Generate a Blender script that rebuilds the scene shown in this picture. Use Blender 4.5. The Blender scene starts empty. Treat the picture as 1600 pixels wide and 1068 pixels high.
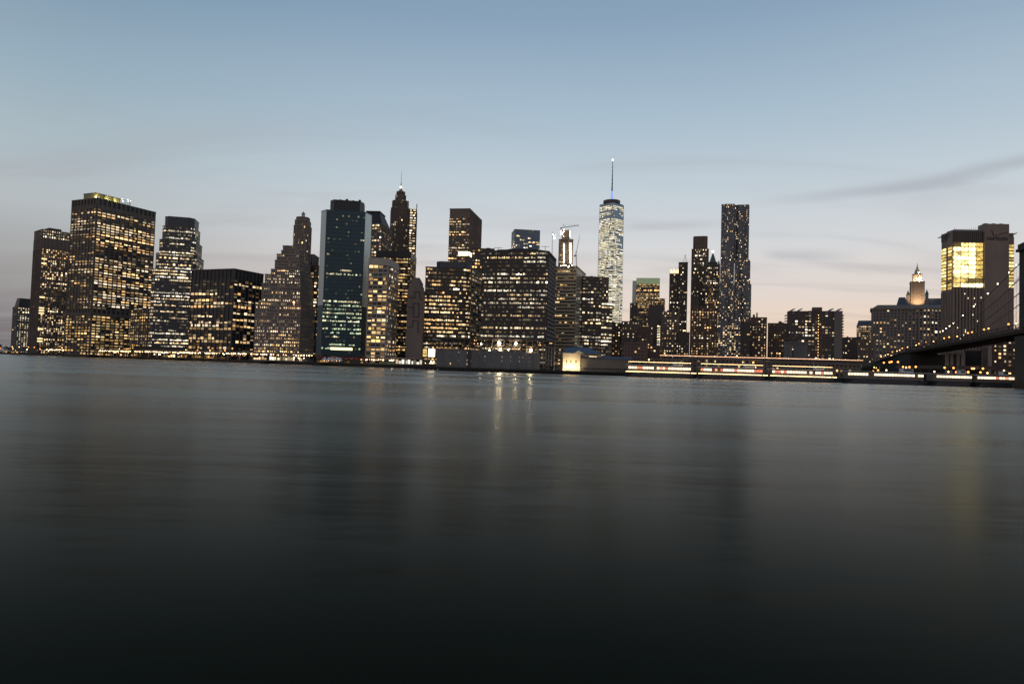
import bpy, math, random
from mathutils import Vector, Matrix

SC = bpy.context.scene
COL = SC.collection
R = math.radians
rnd = random.Random(7)

# ------------------------------------------------------------------ camera
F = 1067.0                       # focal length in pixels of the 1600 px wide frame (24 mm lens)
CAM_H = 4.0
PITCH, ROLL = R(2.08), R(1.7)
cam_data = bpy.data.cameras.new('camera')
cam_data.lens = 24.0
cam_data.sensor_width = 36.0
cam_data.clip_start = 0.5
cam_data.clip_end = 60000
cam = bpy.data.objects.new('camera', cam_data)
COL.objects.link(cam)
CAM_M = Matrix.Rotation(math.pi / 2 + PITCH, 4, 'X') @ Matrix.Rotation(ROLL, 4, 'Z')
cam.matrix_world = Matrix.Translation((0, 0, CAM_H)) @ CAM_M
SC.camera = cam

# ------------------------------------------------------------------ sky / light / exposure
SUN_AZ = R(17)                   # the afterglow stands behind the skyline, a little to the right
world = bpy.data.worlds.new('World')
SC.world = world
world.use_nodes = True


def build_world():
    nt = world.node_tree
    nt.nodes.clear()
    N, L = nt.nodes.new, nt.links.new

    def math_(op, a, b=None, clamp=False):
        n = N('ShaderNodeMath'); n.operation = op; n.use_clamp = clamp
        for i, v in enumerate((a, b)):
            if v is None:
                continue
            if isinstance(v, (int, float)):
                n.inputs[i].default_value = v
            else:
                L(v, n.inputs[i])
        return n.outputs[0]

    def ramp(fac, stops):
        n = N('ShaderNodeValToRGB')
        n.color_ramp.interpolation = 'LINEAR'
        el = n.color_ramp.elements
        while len(el) < len(stops):
            el.new(0.5)
        for e, (p, c) in zip(el, stops):
            e.position = p
            e.color = (*[((v / 255 + .055) / 1.055) ** 2.4 for v in c], 1)
        L(fac, n.inputs[0])
        return n.outputs[0]

    tc = N('ShaderNodeTexCoord')
    sep = N('ShaderNodeSeparateXYZ')
    L(tc.outputs['Generated'], sep.inputs[0])
    x, y, z = sep.outputs
    zc = math_('MAXIMUM', z, 0.0)
    hor = math_('SQRT', math_('ADD', math_('MULTIPLY', x, x), math_('MULTIPLY', y, y)))
    hor = math_('MAXIMUM', hor, 0.001)
    c = math_('DIVIDE', math_('ADD', math_('MULTIPLY', x, math.sin(SUN_AZ)), math_('MULTIPLY', y, math.cos(SUN_AZ))), hor)
    # afterglow side and the side away from it
    near = ramp(zc, [(0, (226, 180, 146)), (.05, (232, 204, 178)), (.11, (220, 208, 200)), (.18, (205, 207, 209)), (.26, (187, 199, 207)),
                     (.35, (163, 183, 198)), (.46, (133, 158, 181)), (.70, (92, 124, 152)), (1, (84, 110, 140))])
    far = ramp(zc, [(0, (108, 102, 106)), (.05, (130, 125, 126)), (.11, (158, 157, 156)), (.18, (176, 182, 185)), (.26, (166, 182, 190)),
                    (.35, (142, 166, 182)), (.46, (112, 142, 166)), (.70, (84, 115, 145)), (1, (84, 110, 140))])
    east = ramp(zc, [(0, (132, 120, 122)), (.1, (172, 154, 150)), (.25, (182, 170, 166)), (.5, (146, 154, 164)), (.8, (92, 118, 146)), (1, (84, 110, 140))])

    def mr(v, a, b):
        n = N('ShaderNodeMapRange'); n.interpolation_type = 'SMOOTHSTEP'
        L(v, n.inputs[0]); n.inputs[1].default_value = a; n.inputs[2].default_value = b
        return n.outputs[0]

    def mix(f, a, b, bt='MIX'):
        n = N('ShaderNodeMix'); n.data_type = 'RGBA'; n.blend_type = bt
        for s, v in ((n.inputs[0], f), (n.inputs[6], a), (n.inputs[7], b)):
            if isinstance(v, (int, float)):
                s.default_value = v
            elif isinstance(v, tuple):
                s.default_value = v
            else:
                L(v, s)
        return n.outputs[2]
    sky = mix(mr(c, .60, .97), far, near)
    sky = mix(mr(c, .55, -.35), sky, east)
    # thin streaky cloud, projected on a high flat layer so that it flattens towards the horizon
    zz = math_('ADD', zc, 0.10)
    cx, cy = math_('DIVIDE', x, zz), math_('DIVIDE', y, zz)
    comb = N('ShaderNodeCombineXYZ')
    L(cx, comb.inputs[0]); L(cy, comb.inputs[1])
    mp = N('ShaderNodeMapping'); mp.inputs['Rotation'].default_value = (0, 0, R(-22)); mp.inputs['Scale'].default_value = (.40, 1.25, 1)
    L(comb.outputs[0], mp.inputs[0])

    def noise(scale, detail, rough, dist, off):
        n = N('ShaderNodeTexNoise'); n.inputs['Scale'].default_value = scale; n.inputs['Detail'].default_value = detail
        n.inputs['Roughness'].default_value = rough; n.inputs['Distortion'].default_value = dist
        m2 = N('ShaderNodeMapping'); m2.inputs['Location'].default_value = off
        L(mp.outputs[0], m2.inputs[0]); L(m2.outputs[0], n.inputs['Vector'])
        return n.outputs[0]
    n1 = noise(1.5, 6, .50, .9, (3.1, 1.7, 0))
    n2 = noise(.55, 3, .5, .2, (8.3, 4.1, 0))
    low = mr(zc, .50, .10)
    wisp = math_('MULTIPLY', mr(math_('MULTIPLY', n1, math_('ADD', n2, .5)), .44, .74), low)
    sky = mix(math_('MULTIPLY', wisp, .34), sky, (.33, .31, .33, 1))
    pale = math_('MULTIPLY', mr(noise(.8, 5, .5, .4, (1.2, 9.4, 0)), .46, .75), mr(zc, .5, .2))
    sky = mix(math_('MULTIPLY', pale, .16), sky, (.62, .62, .64, 1))
    # one long dark streak climbing to the right, and a shorter one under it
    az = math_('ARCTAN2', x, y)

    def streak(a0, e0, slope, a_in, a_full, a_out, a_end, wdt, k, sky_):
        line = math_('ADD', math_('MULTIPLY', math_('SUBTRACT', az, R(a0)), slope), math.sin(R(e0)))
        wob = math_('MULTIPLY', math_('SUBTRACT', n1, .5), wdt * 3.2)
        d_ = math_('DIVIDE', math_('ABSOLUTE', math_('SUBTRACT', math_('ADD', z, wob), line)), wdt)
        f_ = math_('MULTIPLY', mr(d_, 1.6, .0), math_('MULTIPLY', mr(az, R(a_in), R(a_full)), mr(az, R(a_end), R(a_out))))
        return mix(math_('MULTIPLY', f_, k), sky_, (.36, .37, .41, 1))
    sky = streak(20.5, 13.5, .06, 17, 30, 44, 60, .0075, .52, sky)
    sky = streak(20.5, 9.3, -.06, 19.5, 21.5, 23, 27.5, .008, .38, sky)
    sky = streak(9, 11.8, .02, 8.5, 10.5, 13, 19, .007, .30, sky)
    # dusk sky model: sun just under the horizon
    st = N('ShaderNodeTexSky'); st.sky_type = 'NISHITA'; st.sun_disc = False
    st.sun_elevation = R(-2.5); st.sun_rotation = SUN_AZ
    st.air_density = 1.2; st.dust_density = 1.5; st.ozone_density = 2.0
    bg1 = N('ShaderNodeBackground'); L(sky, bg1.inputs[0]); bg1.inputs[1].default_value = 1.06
    bg2 = N('ShaderNodeBackground'); L(st.outputs[0], bg2.inputs[0]); bg2.inputs[1].default_value = 0.05
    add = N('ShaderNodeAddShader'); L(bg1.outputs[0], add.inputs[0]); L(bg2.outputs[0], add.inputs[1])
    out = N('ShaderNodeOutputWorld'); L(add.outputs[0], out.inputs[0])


build_world()
vs = SC.view_settings
vs.view_transform = 'Standard'; vs.look = 'None'; vs.exposure = 0; vs.gamma = 1
vs.use_curve_mapping = False
SC.cycles.use_denoising = True
SC.cycles.max_bounces = 5
SC.cycles.sample_clamp_indirect = 6

# ------------------------------------------------------------------ pixel <-> place


def ray(px, py):
    return CAM_M.to_3x3() @ Vector(((px - 800) / F, -(py - 534) / F, -1))


def P(px, py, D):
    """the point seen at that pixel whose distance across the river is D metres"""
    d = ray(px, py)
    return Vector((0, 0, CAM_H)) + d * (D / d.y)


def yh(px):
    return 572.8 + .0297 * (px - 800)


def G(px, D, z=0):
    """point on the ground plan below a pixel column"""
    p = P(px, yh(px), D)
    return Vector((p.x, p.y, z))


GROUND = 2.4


def hit(p0, dv, px, py):
    d = ray(px, py)
    # p0 + s*dv parallel to d (plan)
    den = dv[0] * d.y - dv[1] * d.x
    return -(p0[0] * d.y - p0[1] * d.x) / den


def rect(xa, xb, yt, D, phi=0, xl=None, xr=None, dep=30.0):
    """plan of a block whose front runs from pixel xa to xb, turned phi degrees; returns polygon (counter-clockwise) and roof height"""
    ph = R(phi) if phi is not None else -math.atan(((xa + xb) / 2 - 800) / F)
    u = (math.cos(ph), math.sin(ph)); v = (-math.sin(ph), math.cos(ph))
    a = P(xa, yt, D)
    w = hit((a.x, a.y), u, xb, yt)
    b = (a.x + u[0] * w, a.y + u[1] * w)
    if xl is not None:
        dep = hit((a.x, a.y), v, xl, yt)
    if xr is not None:
        dep = hit(b, v, xr, yt)
    dep = max(6.0, min(dep, 140))
    a2 = (a.x, a.y)
    return [a2, b, (b[0] + v[0] * dep, b[1] + v[1] * dep), (a2[0] + v[0] * dep, a2[1] + v[1] * dep)], a.z


def roofpoly(D, pts, back):
    """plan from roof corners seen in the photo, the first at distance D; `back` metres closes it behind"""
    p0 = P(pts[0][0], pts[0][1], D)
    z = p0.z
    poly = []
    for (x, y) in pts:
        d = ray(x, y)
        s = (z - CAM_H) / d.z
        poly.append((d.x * s, d.y * s))
    return poly, z


def centre(poly):
    n = len(poly)
    return (sum(p[0] for p in poly) / n, sum(p[1] for p in poly) / n)


def scale(poly, k, ky=None):
    c = centre(poly)
    return [(c[0] + (p[0] - c[0]) * k, c[1] + (p[1] - c[1]) * (ky or k)) for p in poly]


def sub(poly, a0, a1, b0, b1):
    """part of a rectangle plan: fractions along the front (a) and into the depth (b)"""
    A, B, _, Dd = [Vector(p) for p in poly]
    u, v = B - A, Dd - A
    return [tuple(A + u * a + v * b) for a, b in ((a0, b0), (a1, b0), (a1, b1), (a0, b1))]


def chamfer(poly, d):
    out = []
    n = len(poly)
    for i in range(n):
        p, q, r = Vector(poly[i - 1]), Vector(poly[i]), Vector(poly[(i + 1) % n])
        out += [tuple(q + (p - q).normalized() * d), tuple(q + (r - q).normalized() * d)]
    return out


def outset(poly, d):
    n = len(poly); out = []
    for i in range(n):
        p, q, r = Vector(poly[i - 1]), Vector(poly[i]), Vector(poly[(i + 1) % n])
        e1, e2 = (q - p).normalized(), (r - q).normalized()
        n1, n2 = Vector((e1.y, -e1.x)), Vector((e2.y, -e2.x))
        m = (n1 + n2)
        m = m / max(.3, m.length_squared) * 2
        out.append(tuple(q + m * d))
    return out


# ------------------------------------------------------------------ materials
MATS = {}


def sock(b, *names):
    for n in names:
        if n in b.inputs:
            return b.inputs[n]


def mat(name, col, rough=.8, metal=0.0, var=.18, scale_=.06, spec=.5, emit=None, es=0, bump=0):
    if name in MATS:
        return MATS[name]
    m = bpy.data.materials.new(name); m.use_nodes = True
    nt = m.node_tree; b = nt.nodes['Principled BSDF']
    b.inputs['Roughness'].default_value = rough
    b.inputs['Metallic'].default_value = metal
    s = sock(b, 'Specular IOR Level', 'Specular')
    s.default_value = spec
    b.inputs['Base Color'].default_value = (*col, 1)
    if var:
        tc = nt.nodes.new('ShaderNodeTexCoord'); mp = nt.nodes.new('ShaderNodeMapping')
        mp.inputs['Scale'].default_value = (1, 1, .35)
        n = nt.nodes.new('ShaderNodeTexNoise'); n.inputs['Scale'].default_value = scale_; n.inputs['Detail'].default_value = 6
        n.inputs['Roughness'].default_value = .65
        nt.links.new(tc.outputs['Object'], mp.inputs[0]); nt.links.new(mp.outputs[0], n.inputs['Vector'])
        r = nt.nodes.new('ShaderNodeValToRGB')
        r.color_ramp.elements[0].position = .3; r.color_ramp.elements[1].position = .7
        r.color_ramp.elements[0].color = (*[c * (1 - var) for c in col], 1)
        r.color_ramp.elements[1].color = (*[min(1, c * (1 + var)) for c in col], 1)
        nt.links.new(n.outputs[0], r.inputs[0]); nt.links.new(r.outputs[0], b.inputs['Base Color'])
        if bump:
            bn = nt.nodes.new('ShaderNodeBump'); bn.inputs['Strength'].default_value = bump; bn.inputs['Distance'].default_value = .3
            nt.links.new(n.outputs[0], bn.inputs['Height']); nt.links.new(bn.outputs[0], b.inputs['Normal'])
    if emit:
        b.inputs['Emission Color'].default_value = (*emit, 1); b.inputs['Emission Strength'].default_value = es
    MATS[name] = m
    return m


def lamp_mat(name, col, s):
    if name in MATS:
        return MATS[name]
    m = bpy.data.materials.new(name); m.use_nodes = True
    nt = m.node_tree; nt.nodes.clear()
    e = nt.nodes.new('ShaderNodeEmission'); e.inputs[0].default_value = (*col, 1); e.inputs[1].default_value = s
    o = nt.nodes.new('ShaderNodeOutputMaterial'); nt.links.new(e.outputs[0], o.inputs[0])
    MATS[name] = m
    return m


def window_mat():
    m = bpy.data.materials.new('lit_window'); m.use_nodes = True
    nt = m.node_tree; nt.nodes.clear()
    a = nt.nodes.new('ShaderNodeAttribute'); a.attribute_name = 'lit'
    e = nt.nodes.new('ShaderNodeEmission'); nt.links.new(a.outputs['Color'], e.inputs[0])
    o = nt.nodes.new('ShaderNodeOutputMaterial'); nt.links.new(e.outputs[0], o.inputs[0])
    m.cycles.emission_sampling = 'NONE'
    return m


M_WIN = window_mat()
GLASS = mat('dark_glass', (.012, .016, .022), .16, 0, 0, spec=.6)
GLASS_G = mat('green_glass', (.022, .062, .085), .15, .5, .12, .05)
GLASS_B = mat('blue_glass', (.10, .15, .21), .14, .75, .1, .05)
GLASS_P = mat('pale_glass', (.36, .42, .43), .22, .8, .08, .05)
BLACK = mat('black_metal', (.022, .022, .025), .45)
BROWN = mat('brown_stone', (.19, .145, .115))
CONC = mat('concrete', (.24, .195, .165))
LIME = mat('limestone', (.31, .255, .215))
PALE = mat('pale_stone', (.44, .38, .33))
GREY = mat('grey_stone', (.18, .16, .145))
DARK = mat('dark_bronze', (.065, .051, .042), .5)
BRICK = mat('brick', (.15, .095, .068))
STEEL = mat('steel', (.28, .30, .33), .35, .7)
TAN = mat('tan_streetlit_panel', (.46, .37, .25))  # tan raised to carry the warm street light on the panels
COPPER = mat('green_copper', (.10, .16, .14), .6)
CREAM = mat('cream_siding', (.62, .53, .38), .7)
ROOFBLUE = mat('slate_roof', (.07, .09, .13), .6)
TIMBER = mat('dark_timber', (.035, .03, .026), .85)
ASPHALT = mat('asphalt', (.045, .045, .045), .9)
GRANITE = mat('granite', (.04, .034, .029), .9, 0, .25, .15, bump=.4)
RUST = mat('painted_girder', (.07, .05, .036), .8)
WHITE = mat('white_paint', (.6, .6, .6), .45, 0, .06, .3)
HULL = mat('hull_paint', (.05, .055, .065), .4)
RED = mat('red_awning', (.30, .05, .04), .7)
GRASSM = mat('lawn', (.10, .12, .04), .95, 0, .3, .2)
LEAF = mat('leaf', (.045, .06, .028), .7, 0, .3, .3)
BARK = mat('bark', (.06, .045, .035), .9)
SHEET = mat('grey_sheeting', (.15, .148, .15), .6, 0, .22, .12)
L_WARM = lamp_mat('lamp_warm', (1, .52, .19), 8)
L_ORANGE = lamp_mat('lamp_sodium', (1, .32, .07), 4.2)
L_WHITE = lamp_mat('lamp_white', (1, .85, .60), 26)
L_COOL = lamp_mat('lamp_cool', (.85, 1, .85), 14)
L_FLOOD = lamp_mat('lamp_flood', (1, .82, .5), 130)
L_QUAY = lamp_mat('lamp_quay', (1, .64, .30), 16)
L_RED = lamp_mat('lamp_red', (1, .10, .04), 6)
L_SPIRE_GLOW = lamp_mat('spire_glow', (.35, .5, 1), .9)
L_TRAIL = lamp_mat('lamp_trail', (1, .66, .30), 7)
L_TRAIL_RAIL = lamp_mat('lamp_trail_rail', (1, .56, .32), 4)

PAL = {
    'warm': [(1, .66, .31), (1, .73, .42), (1, .58, .23), (1, .80, .54)],
    'gold': [(1, .62, .24), (1, .70, .33), (.95, .54, .17)],
    'white': [(1, .77, .46), (1, .84, .58), (1, .70, .36), (1, .90, .70)],
    'green': [(.85, 1, .62), (.95, .98, .62), (.75, .95, .6), (1, .85, .5)],
    'wtc': [(1, .88, .58), (1, .92, .68), (.97, .93, .78), (1, .82, .48)],
}

# ------------------------------------------------------------------ mesh building


class MB:
    def __init__(s):
        s.v = []; s.f = []; s.c = []

    def quad(s, a, b, c, d, col=None):
        n = len(s.v); s.v += [tuple(a), tuple(b), tuple(c), tuple(d)]; s.f.append((n, n + 1, n + 2, n + 3))
        if col:
            s.c.append(col)

    def poly(s, pts):
        n = len(s.v); s.v += [tuple(p) for p in pts]; s.f.append(tuple(range(n, n + len(pts))))

    def obox(s, o, a, b, c):
        o, a, b, c = Vector(o), Vector(a), Vector(b), Vector(c)
        if a.cross(b).dot(c) < 0:
            o = o + a; a = -a
        n = len(s.v)
        s.v += [tuple(p) for p in (o, o + a, o + a + b, o + b, o + c, o + a + c, o + a + b + c, o + b + c)]
        s.f += [tuple(n + i for i in q) for q in ((0, 3, 2, 1), (4, 5, 6, 7), (0, 1, 5, 4), (1, 2, 6, 5), (2, 3, 7, 6), (3, 0, 4, 7))]

    def box(s, x0, x1, y0, y1, z0, z1):
        s.obox((x0, y0, z0), (x1 - x0, 0, 0), (0, y1 - y0, 0), (0, 0, z1 - z0))

    def prism(s, poly, z0, z1, top=None):
        """extruded plan; `top` may be another plan of the same length for a tapering roof"""
        n = len(s.v); k = len(poly); top = top or poly
        s.v += [(p[0], p[1], z0) for p in poly] + [(p[0], p[1], z1) for p in top]
        for i in range(k):
            j = (i + 1) % k
            s.f.append((n + i, n + j, n + k + j, n + k + i))
        s.f.append(tuple(n + k + i for i in range(k))); s.f.append(tuple(n + i for i in reversed(range(k))))

    def bar(s, a, b, t, t2=None):
        """square bar from a to b"""
        a, b = Vector(a), Vector(b); d = b - a
        up = Vector((0, 0, 1)) if abs(d.normalized().z) < .95 else Vector((0, 1, 0))
        x = d.cross(up).normalized() * t; y = x.cross(d).normalized() * (t2 or t)
        s.obox(a - x / 2 - y / 2, x, y, d)

    def ball(s, c, r, seg=8, rings=5, sz=1):
        n = len(s.v); c = Vector(c)
        s.v.append(tuple(c + Vector((0, 0, r * sz))))
        for i in range(1, rings):
            t = math.pi * i / rings
            for k in range(seg):
                a = 2 * math.pi * k / seg
                s.v.append(tuple(c + Vector((r * math.sin(t) * math.cos(a), r * math.sin(t) * math.sin(a), r * sz * math.cos(t)))))
        s.v.append(tuple(c - Vector((0, 0, r * sz)))); last = len(s.v) - 1
        for k in range(seg):
            j = (k + 1) % seg
            s.f.append((n, n + 1 + k, n + 1 + j))
            for i in range(rings - 2):
                b = n + 1 + i * seg
                s.f.append((b + k, b + seg + k, b + seg + j, b + j))
            b = n + 1 + (rings - 2) * seg
            s.f.append((b + k, last, b + j))

    def lathe(s, c, prof, seg=12):
        """profile (radius, z) turned round a vertical axis"""
        c = Vector((c[0], c[1], 0)); n = len(s.v); m = len(prof)
        for (r_, z) in prof:
            for k in range(seg):
                a = 2 * math.pi * (k + .5) / seg
                s.v.append((c.x + r_ * math.cos(a), c.y + r_ * math.sin(a), z))
        for i in range(m - 1):
            for k in range(seg):
                j = (k + 1) % seg
                s.f.append((n + i * seg + k, n + i * seg + j, n + (i + 1) * seg + j, n + (i + 1) * seg + k))
        s.f.append(tuple(n + (m - 1) * seg + k for k in range(seg))); s.f.append(tuple(n + k for k in reversed(range(seg))))

    def mesh(s, name, m, origin=(0, 0, 0)):
        me = bpy.data.meshes.new(name)
        ox, oy, oz = origin
        me.from_pydata([(x - ox, y - oy, z - oz) for x, y, z in s.v], [], s.f)
        if s.c:
            at = me.attributes.new('lit', 'FLOAT_COLOR', 'FACE')
            at.data.foreach_set('color', [q for c in s.c for q in (c[0], c[1], c[2], 1)])
        me.materials.append(m)
        me.update()
        return me


def link(name, me, parent=None, loc=None):
    o = bpy.data.objects.new(name, me)
    COL.objects.link(o)
    o.parent = parent
    if loc is not None:
        o.location = loc
    return o


def tag(o, label, cat, group=None, kind=None):
    o['label'] = label; o['category'] = cat
    if group:
        o['group'] = group
    if kind:
        o['kind'] = kind
    return o


def setting(name, mb, m):
    o = link(name, mb.mesh(name, m)); o['kind'] = 'structure'
    return o


def spot_light(name, energy, col):
    ld = bpy.data.lights.new(name, 'SPOT'); ld.energy = energy; ld.color = col; ld.shadow_soft_size = .3
    ld.spot_size = R(110); ld.spot_blend = .6
    return ld


def aim(o, d):
    o.rotation_euler = Vector(d).to_track_quat('-Z', 'Y').to_euler()


class Thing:
    """an Empty at the base of a thing, its parts as children"""

    def __init__(s, name, label, cat, loc, group=None):
        s.o = link(name, None, None, loc); tag(s.o, label, cat, group)
        s.loc = tuple(loc)
        s.sp, s.pr, s.win = MB(), MB(), MB()
        s.msp = s.mpr = CONC

    def part(s, name, mb, m, parent=None, stuff=False, label=None):
        o = link(name, mb.mesh(name, m, s.loc), parent or s.o)
        if stuff:
            o['kind'] = 'stuff'
        if label:
            o['label'] = label
        return o

    def done(s):
        if s.sp.v:
            s.part('spandrel', s.sp, s.msp, stuff=True)
        if s.pr.v:
            s.part('pier', s.pr, s.mpr, stuff=True)
        if s.win.v:
            s.part('lit_window', s.win, M_WIN, stuff=True)


STY = {  # spandrel share, pier share, spandrel depth, pier depth
    'band': (.50, .05, .30, .36),
    'grid': (.42, .22, .30, .55),
    'pier': (.30, .30, .22, .9),
    'punch': (.46, .46, .34, .40),
    'curtain': (.20, .06, .08, .14),
    'none': (0, 0, 0, 0),
}


def lit_rows(nf, nb, L):
    """which windows of one facade are lit, in runs along each floor"""
    p, run = min(.95, L.get('p', .4) * 1.38), L.get('run', 3)
    rows = []
    for f in range(nf):
        t = (f + .5) / nf
        pf = p * rnd.choice(L.get('fv', (.15, .5, .9, 1.3, 1.8)))
        for (a, b, k) in L.get('zones', ()):
            if a <= t <= b:
                pf = -k if k < 0 else pf * k
        pf = max(0, min(.97, pf))
        row = [0] * nb
        if pf > 0:
            on = rnd.random() < pf; k = 1
            for i in range(nb):
                leave = 1 / run if on else min(1, pf / max(.03, (1 - pf)) / run)
                if rnd.random() < leave:
                    on = not on
                    k = math.exp(rnd.gauss(0, .45))
                row[i] = k if on else 0
        rows.append(row)
    return rows


def clad(T, poly, z0, z1, fh=3.9, bw=3.0, style='grid', lit=None, faces=None, face_lit=None):
    """storeys of real spandrels, piers and window panes on every side of a plan"""
    sp, pw, spd, pwd = STY[style] if isinstance(style, str) else style
    n = len(poly)
    nf = max(1, round((z1 - z0) / fh)); h = (z1 - z0) / nf
    for i in range(n):
        if faces is not None and i not in faces:
            continue
        a, b = Vector((*poly[i], 0)), Vector((*poly[(i + 1) % n], 0))
        e = b - a; Ln = e.length
        if Ln < .5:
            continue
        e.normalize(); nrm = Vector((e.y, -e.x, 0)); mid = (a + b) / 2
        facing = nrm.dot(-mid.normalized())
        if facing < -.45:
            continue
        nb = max(1, round(Ln / bw)); w = Ln / nb
        if sp:
            for f in range(nf):
                T.sp.obox(a + Vector((0, 0, z0 + f * h)), e * Ln, nrm * spd, (0, 0, h * sp))
        if pw:
            for k in range(nb + 1):
                c = a + e * (k * w)
                ww = w * pw
                c0 = c - e * (ww / 2) if 0 < k < nb else (c if k == 0 else c - e * ww)
                T.pr.obox(c0 + Vector((0, 0, z0 + .01)), e * ww, nrm * pwd, (0, 0, z1 - z0 - .02))
        LL = (face_lit or {}).get(i, lit)
        if LL and facing > -.15:
            pal = PAL[LL.get('pal', 'warm')]; b0 = LL.get('b', 1.0) * .74
            for f, row in enumerate(lit_rows(nf, nb, LL)):
                zb = z0 + f * h + h * sp; hh = h * (1 - sp)
                fk = math.exp(rnd.gauss(0, .25))
                pc = rnd.choice(pal)
                for k, on in enumerate(row):
                    dim = False
                    if not on:
                        if rnd.random() > LL.get('dim', min(.5, .06 + LL.get('p', .4) * .9)):
                            continue
                        dim = True; on = rnd.uniform(.04, .22) / b0  # unlit panes get a faint added glow so facades are not black
                    if rnd.random() < .12:
                        pc = rnd.choice(pal)
                    br = b0 * on * fk * math.exp(rnd.gauss(0, .35))
                    if rnd.random() < .18:
                        br *= .3
                    x0 = k * w + w * (pw / 2 + .04); x1 = (k + 1) * w - w * (pw / 2 + .04)
                    if rnd.random() < .25:
                        if rnd.random() < .5:
                            x1 -= (x1 - x0) * .4
                        else:
                            x0 += (x1 - x0) * .4
                    top = zb + hh * (rnd.choice((.97, .97, .85, .7, .5)))
                    o = nrm * .05
                    c0, c1 = a + e * x0 + o, a + e * x1 + o
                    T.win.quad((c0.x, c0.y, zb + hh * .05), (c1.x, c1.y, zb + hh * .05), (c1.x, c1.y, top), (c0.x, c0.y, top),
                               tuple(q * br for q in pc))


def shaft(T, poly, z0, z1, core=None, name='tower_shaft', roof=None, par=1.2, **kw):
    mb = MB(); mb.prism(poly, z0, z1)
    o = T.part(name, mb, core or GLASS)
    clad(T, poly, z0, z1, **kw)
    if par:
        mb = MB(); mb.prism(outset(poly, .95 if kw.get('style') == 'pier' else .6), z1 - .15, z1 + par)
        T.part('parapet', mb, roof or T.msp, o)
    return o


def building(name, label, poly, wall=CONC, pier=None, cat='building', group=None):
    c = centre(poly)
    T = Thing(name, label, cat, (c[0], c[1], GROUND), group)
    T.msp = wall; T.mpr = pier or wall
    return T


def roof_clutter(T, poly, z, n=4, hmax=5, m=None):
    """plant rooms, tanks and vents on a roof"""
    for i in range(n):
        a, b = rnd.uniform(.08, .75), rnd.uniform(.1, .7)
        w, d = rnd.uniform(.08, .2), rnd.uniform(.1, .25)
        mb = MB(); mb.prism(sub(poly, a, a + w, b, b + d), z, z + rnd.uniform(.4, 1) * hmax)
        T.part(rnd.choice(('plant_room', 'vent_housing')), mb, m or BLACK)


def simple(label, xa, xb, yt, D, phi=0, xl=None, xr=None, dep=30, wall=CONC, pier=None, core=None, fh=3.9, bw=3.0, style='grid',
           lit=None, face_lit=None, clutter=3, name='office_building', z0=GROUND, cl_h=4, group=None):
    poly, z = rect(xa, xb, yt, D, phi, xl, xr, dep)
    T = building(name, label, poly, wall, pier, group=group)
    shaft(T, poly, z0, z, core, fh=fh, bw=bw, style=style, lit=lit, face_lit=face_lit)
    if clutter:
        roof_clutter(T, poly, z, clutter, cl_h, wall)
    return T, poly, z



# ================================================================== the setting: water, land, sea wall
def water_mat():
    m = bpy.data.materials.new('river_water'); m.use_nodes = True
    nt = m.node_tree; nt.nodes.clear()
    N, L = nt.nodes.new, nt.links.new
    geo = N('ShaderNodeNewGeometry')

    def nz(scl, sx, sy, det, rot):
        mp = N('ShaderNodeMapping'); mp.inputs['Scale'].default_value = (sx, sy, 1); mp.inputs['Rotation'].default_value = (0, 0, rot)
        n = N('ShaderNodeTexNoise'); n.inputs['Scale'].default_value = scl; n.inputs['Detail'].default_value = det
        L(geo.outputs['Position'], mp.inputs[0]); L(mp.outputs[0], n.inputs['Vector'])
        return n.outputs[0]
    a = nz(.10, .55, 1.6, 3, .12)
    c = nz(.9, .5, 1.5, 2, -.2)
    ad = N('ShaderNodeMath'); ad.operation = 'MULTIPLY_ADD'; ad.inputs[1].default_value = .09
    L(c, ad.inputs[0]); L(a, ad.inputs[2])
    bp = N('ShaderNodeBump'); bp.inputs['Strength'].default_value = .22; bp.inputs['Distance'].default_value = .6
    L(ad.outputs[0], bp.inputs['Height'])
    # slicks and ruffled patches: smoother and rougher bands of water
    d = nz(.010, .25, 2.4, 4, .05)
    mr = N('ShaderNodeMapRange'); mr.inputs[1].default_value = .35; mr.inputs[2].default_value = .65
    mr.inputs[3].default_value = .20; mr.inputs[4].default_value = .34
    L(d, mr.inputs[0])
    gl = N('ShaderNodeBsdfGlossy'); gl.inputs['Color'].default_value = (1, .945, .86, 1)  # warm tint stands for city light on the water
    L(mr.outputs[0], gl.inputs['Roughness']); L(bp.outputs[0], gl.inputs['Normal'])
    df = N('ShaderNodeBsdfDiffuse'); df.inputs['Color'].default_value = (.008, .011, .006, 1)
    # hand-set reflection falloff, steeper than Fresnel to darken the near water: strong only at grazing sight
    lw = N('ShaderNodeLayerWeight'); lw.inputs[0].default_value = .5
    pw = N('ShaderNodeMath'); pw.operation = 'POWER'; pw.inputs[1].default_value = 9.5
    L(lw.outputs['Facing'], pw.inputs[0])
    ma = N('ShaderNodeMath'); ma.operation = 'MULTIPLY_ADD'; ma.inputs[1].default_value = .62; ma.inputs[2].default_value = .004
    L(pw.outputs[0], ma.inputs[0])
    mx = N('ShaderNodeMixShader'); L(ma.outputs[0], mx.inputs[0]); L(df.outputs[0], mx.inputs[1]); L(gl.outputs[0], mx.inputs[2])
    o = N('ShaderNodeOutputMaterial'); L(mx.outputs[0], o.inputs[0])
    return m


mb = MB(); mb.quad((-30000, -400, 0), (30000, -400, 0), (30000, 45000, 0), (-30000, 45000, 0))
setting('water', mb, water_mat())

SHORE = [(-260, 1500), (-40, 1130), (0, 1090), (130, 960), (300, 770), (420, 665), (520, 615), (640, 575), (860, 520), (1000, 490), (1300, 455), (1450, 440), (1590, 425),
         (1760, 400), (2100, 380)]


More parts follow.
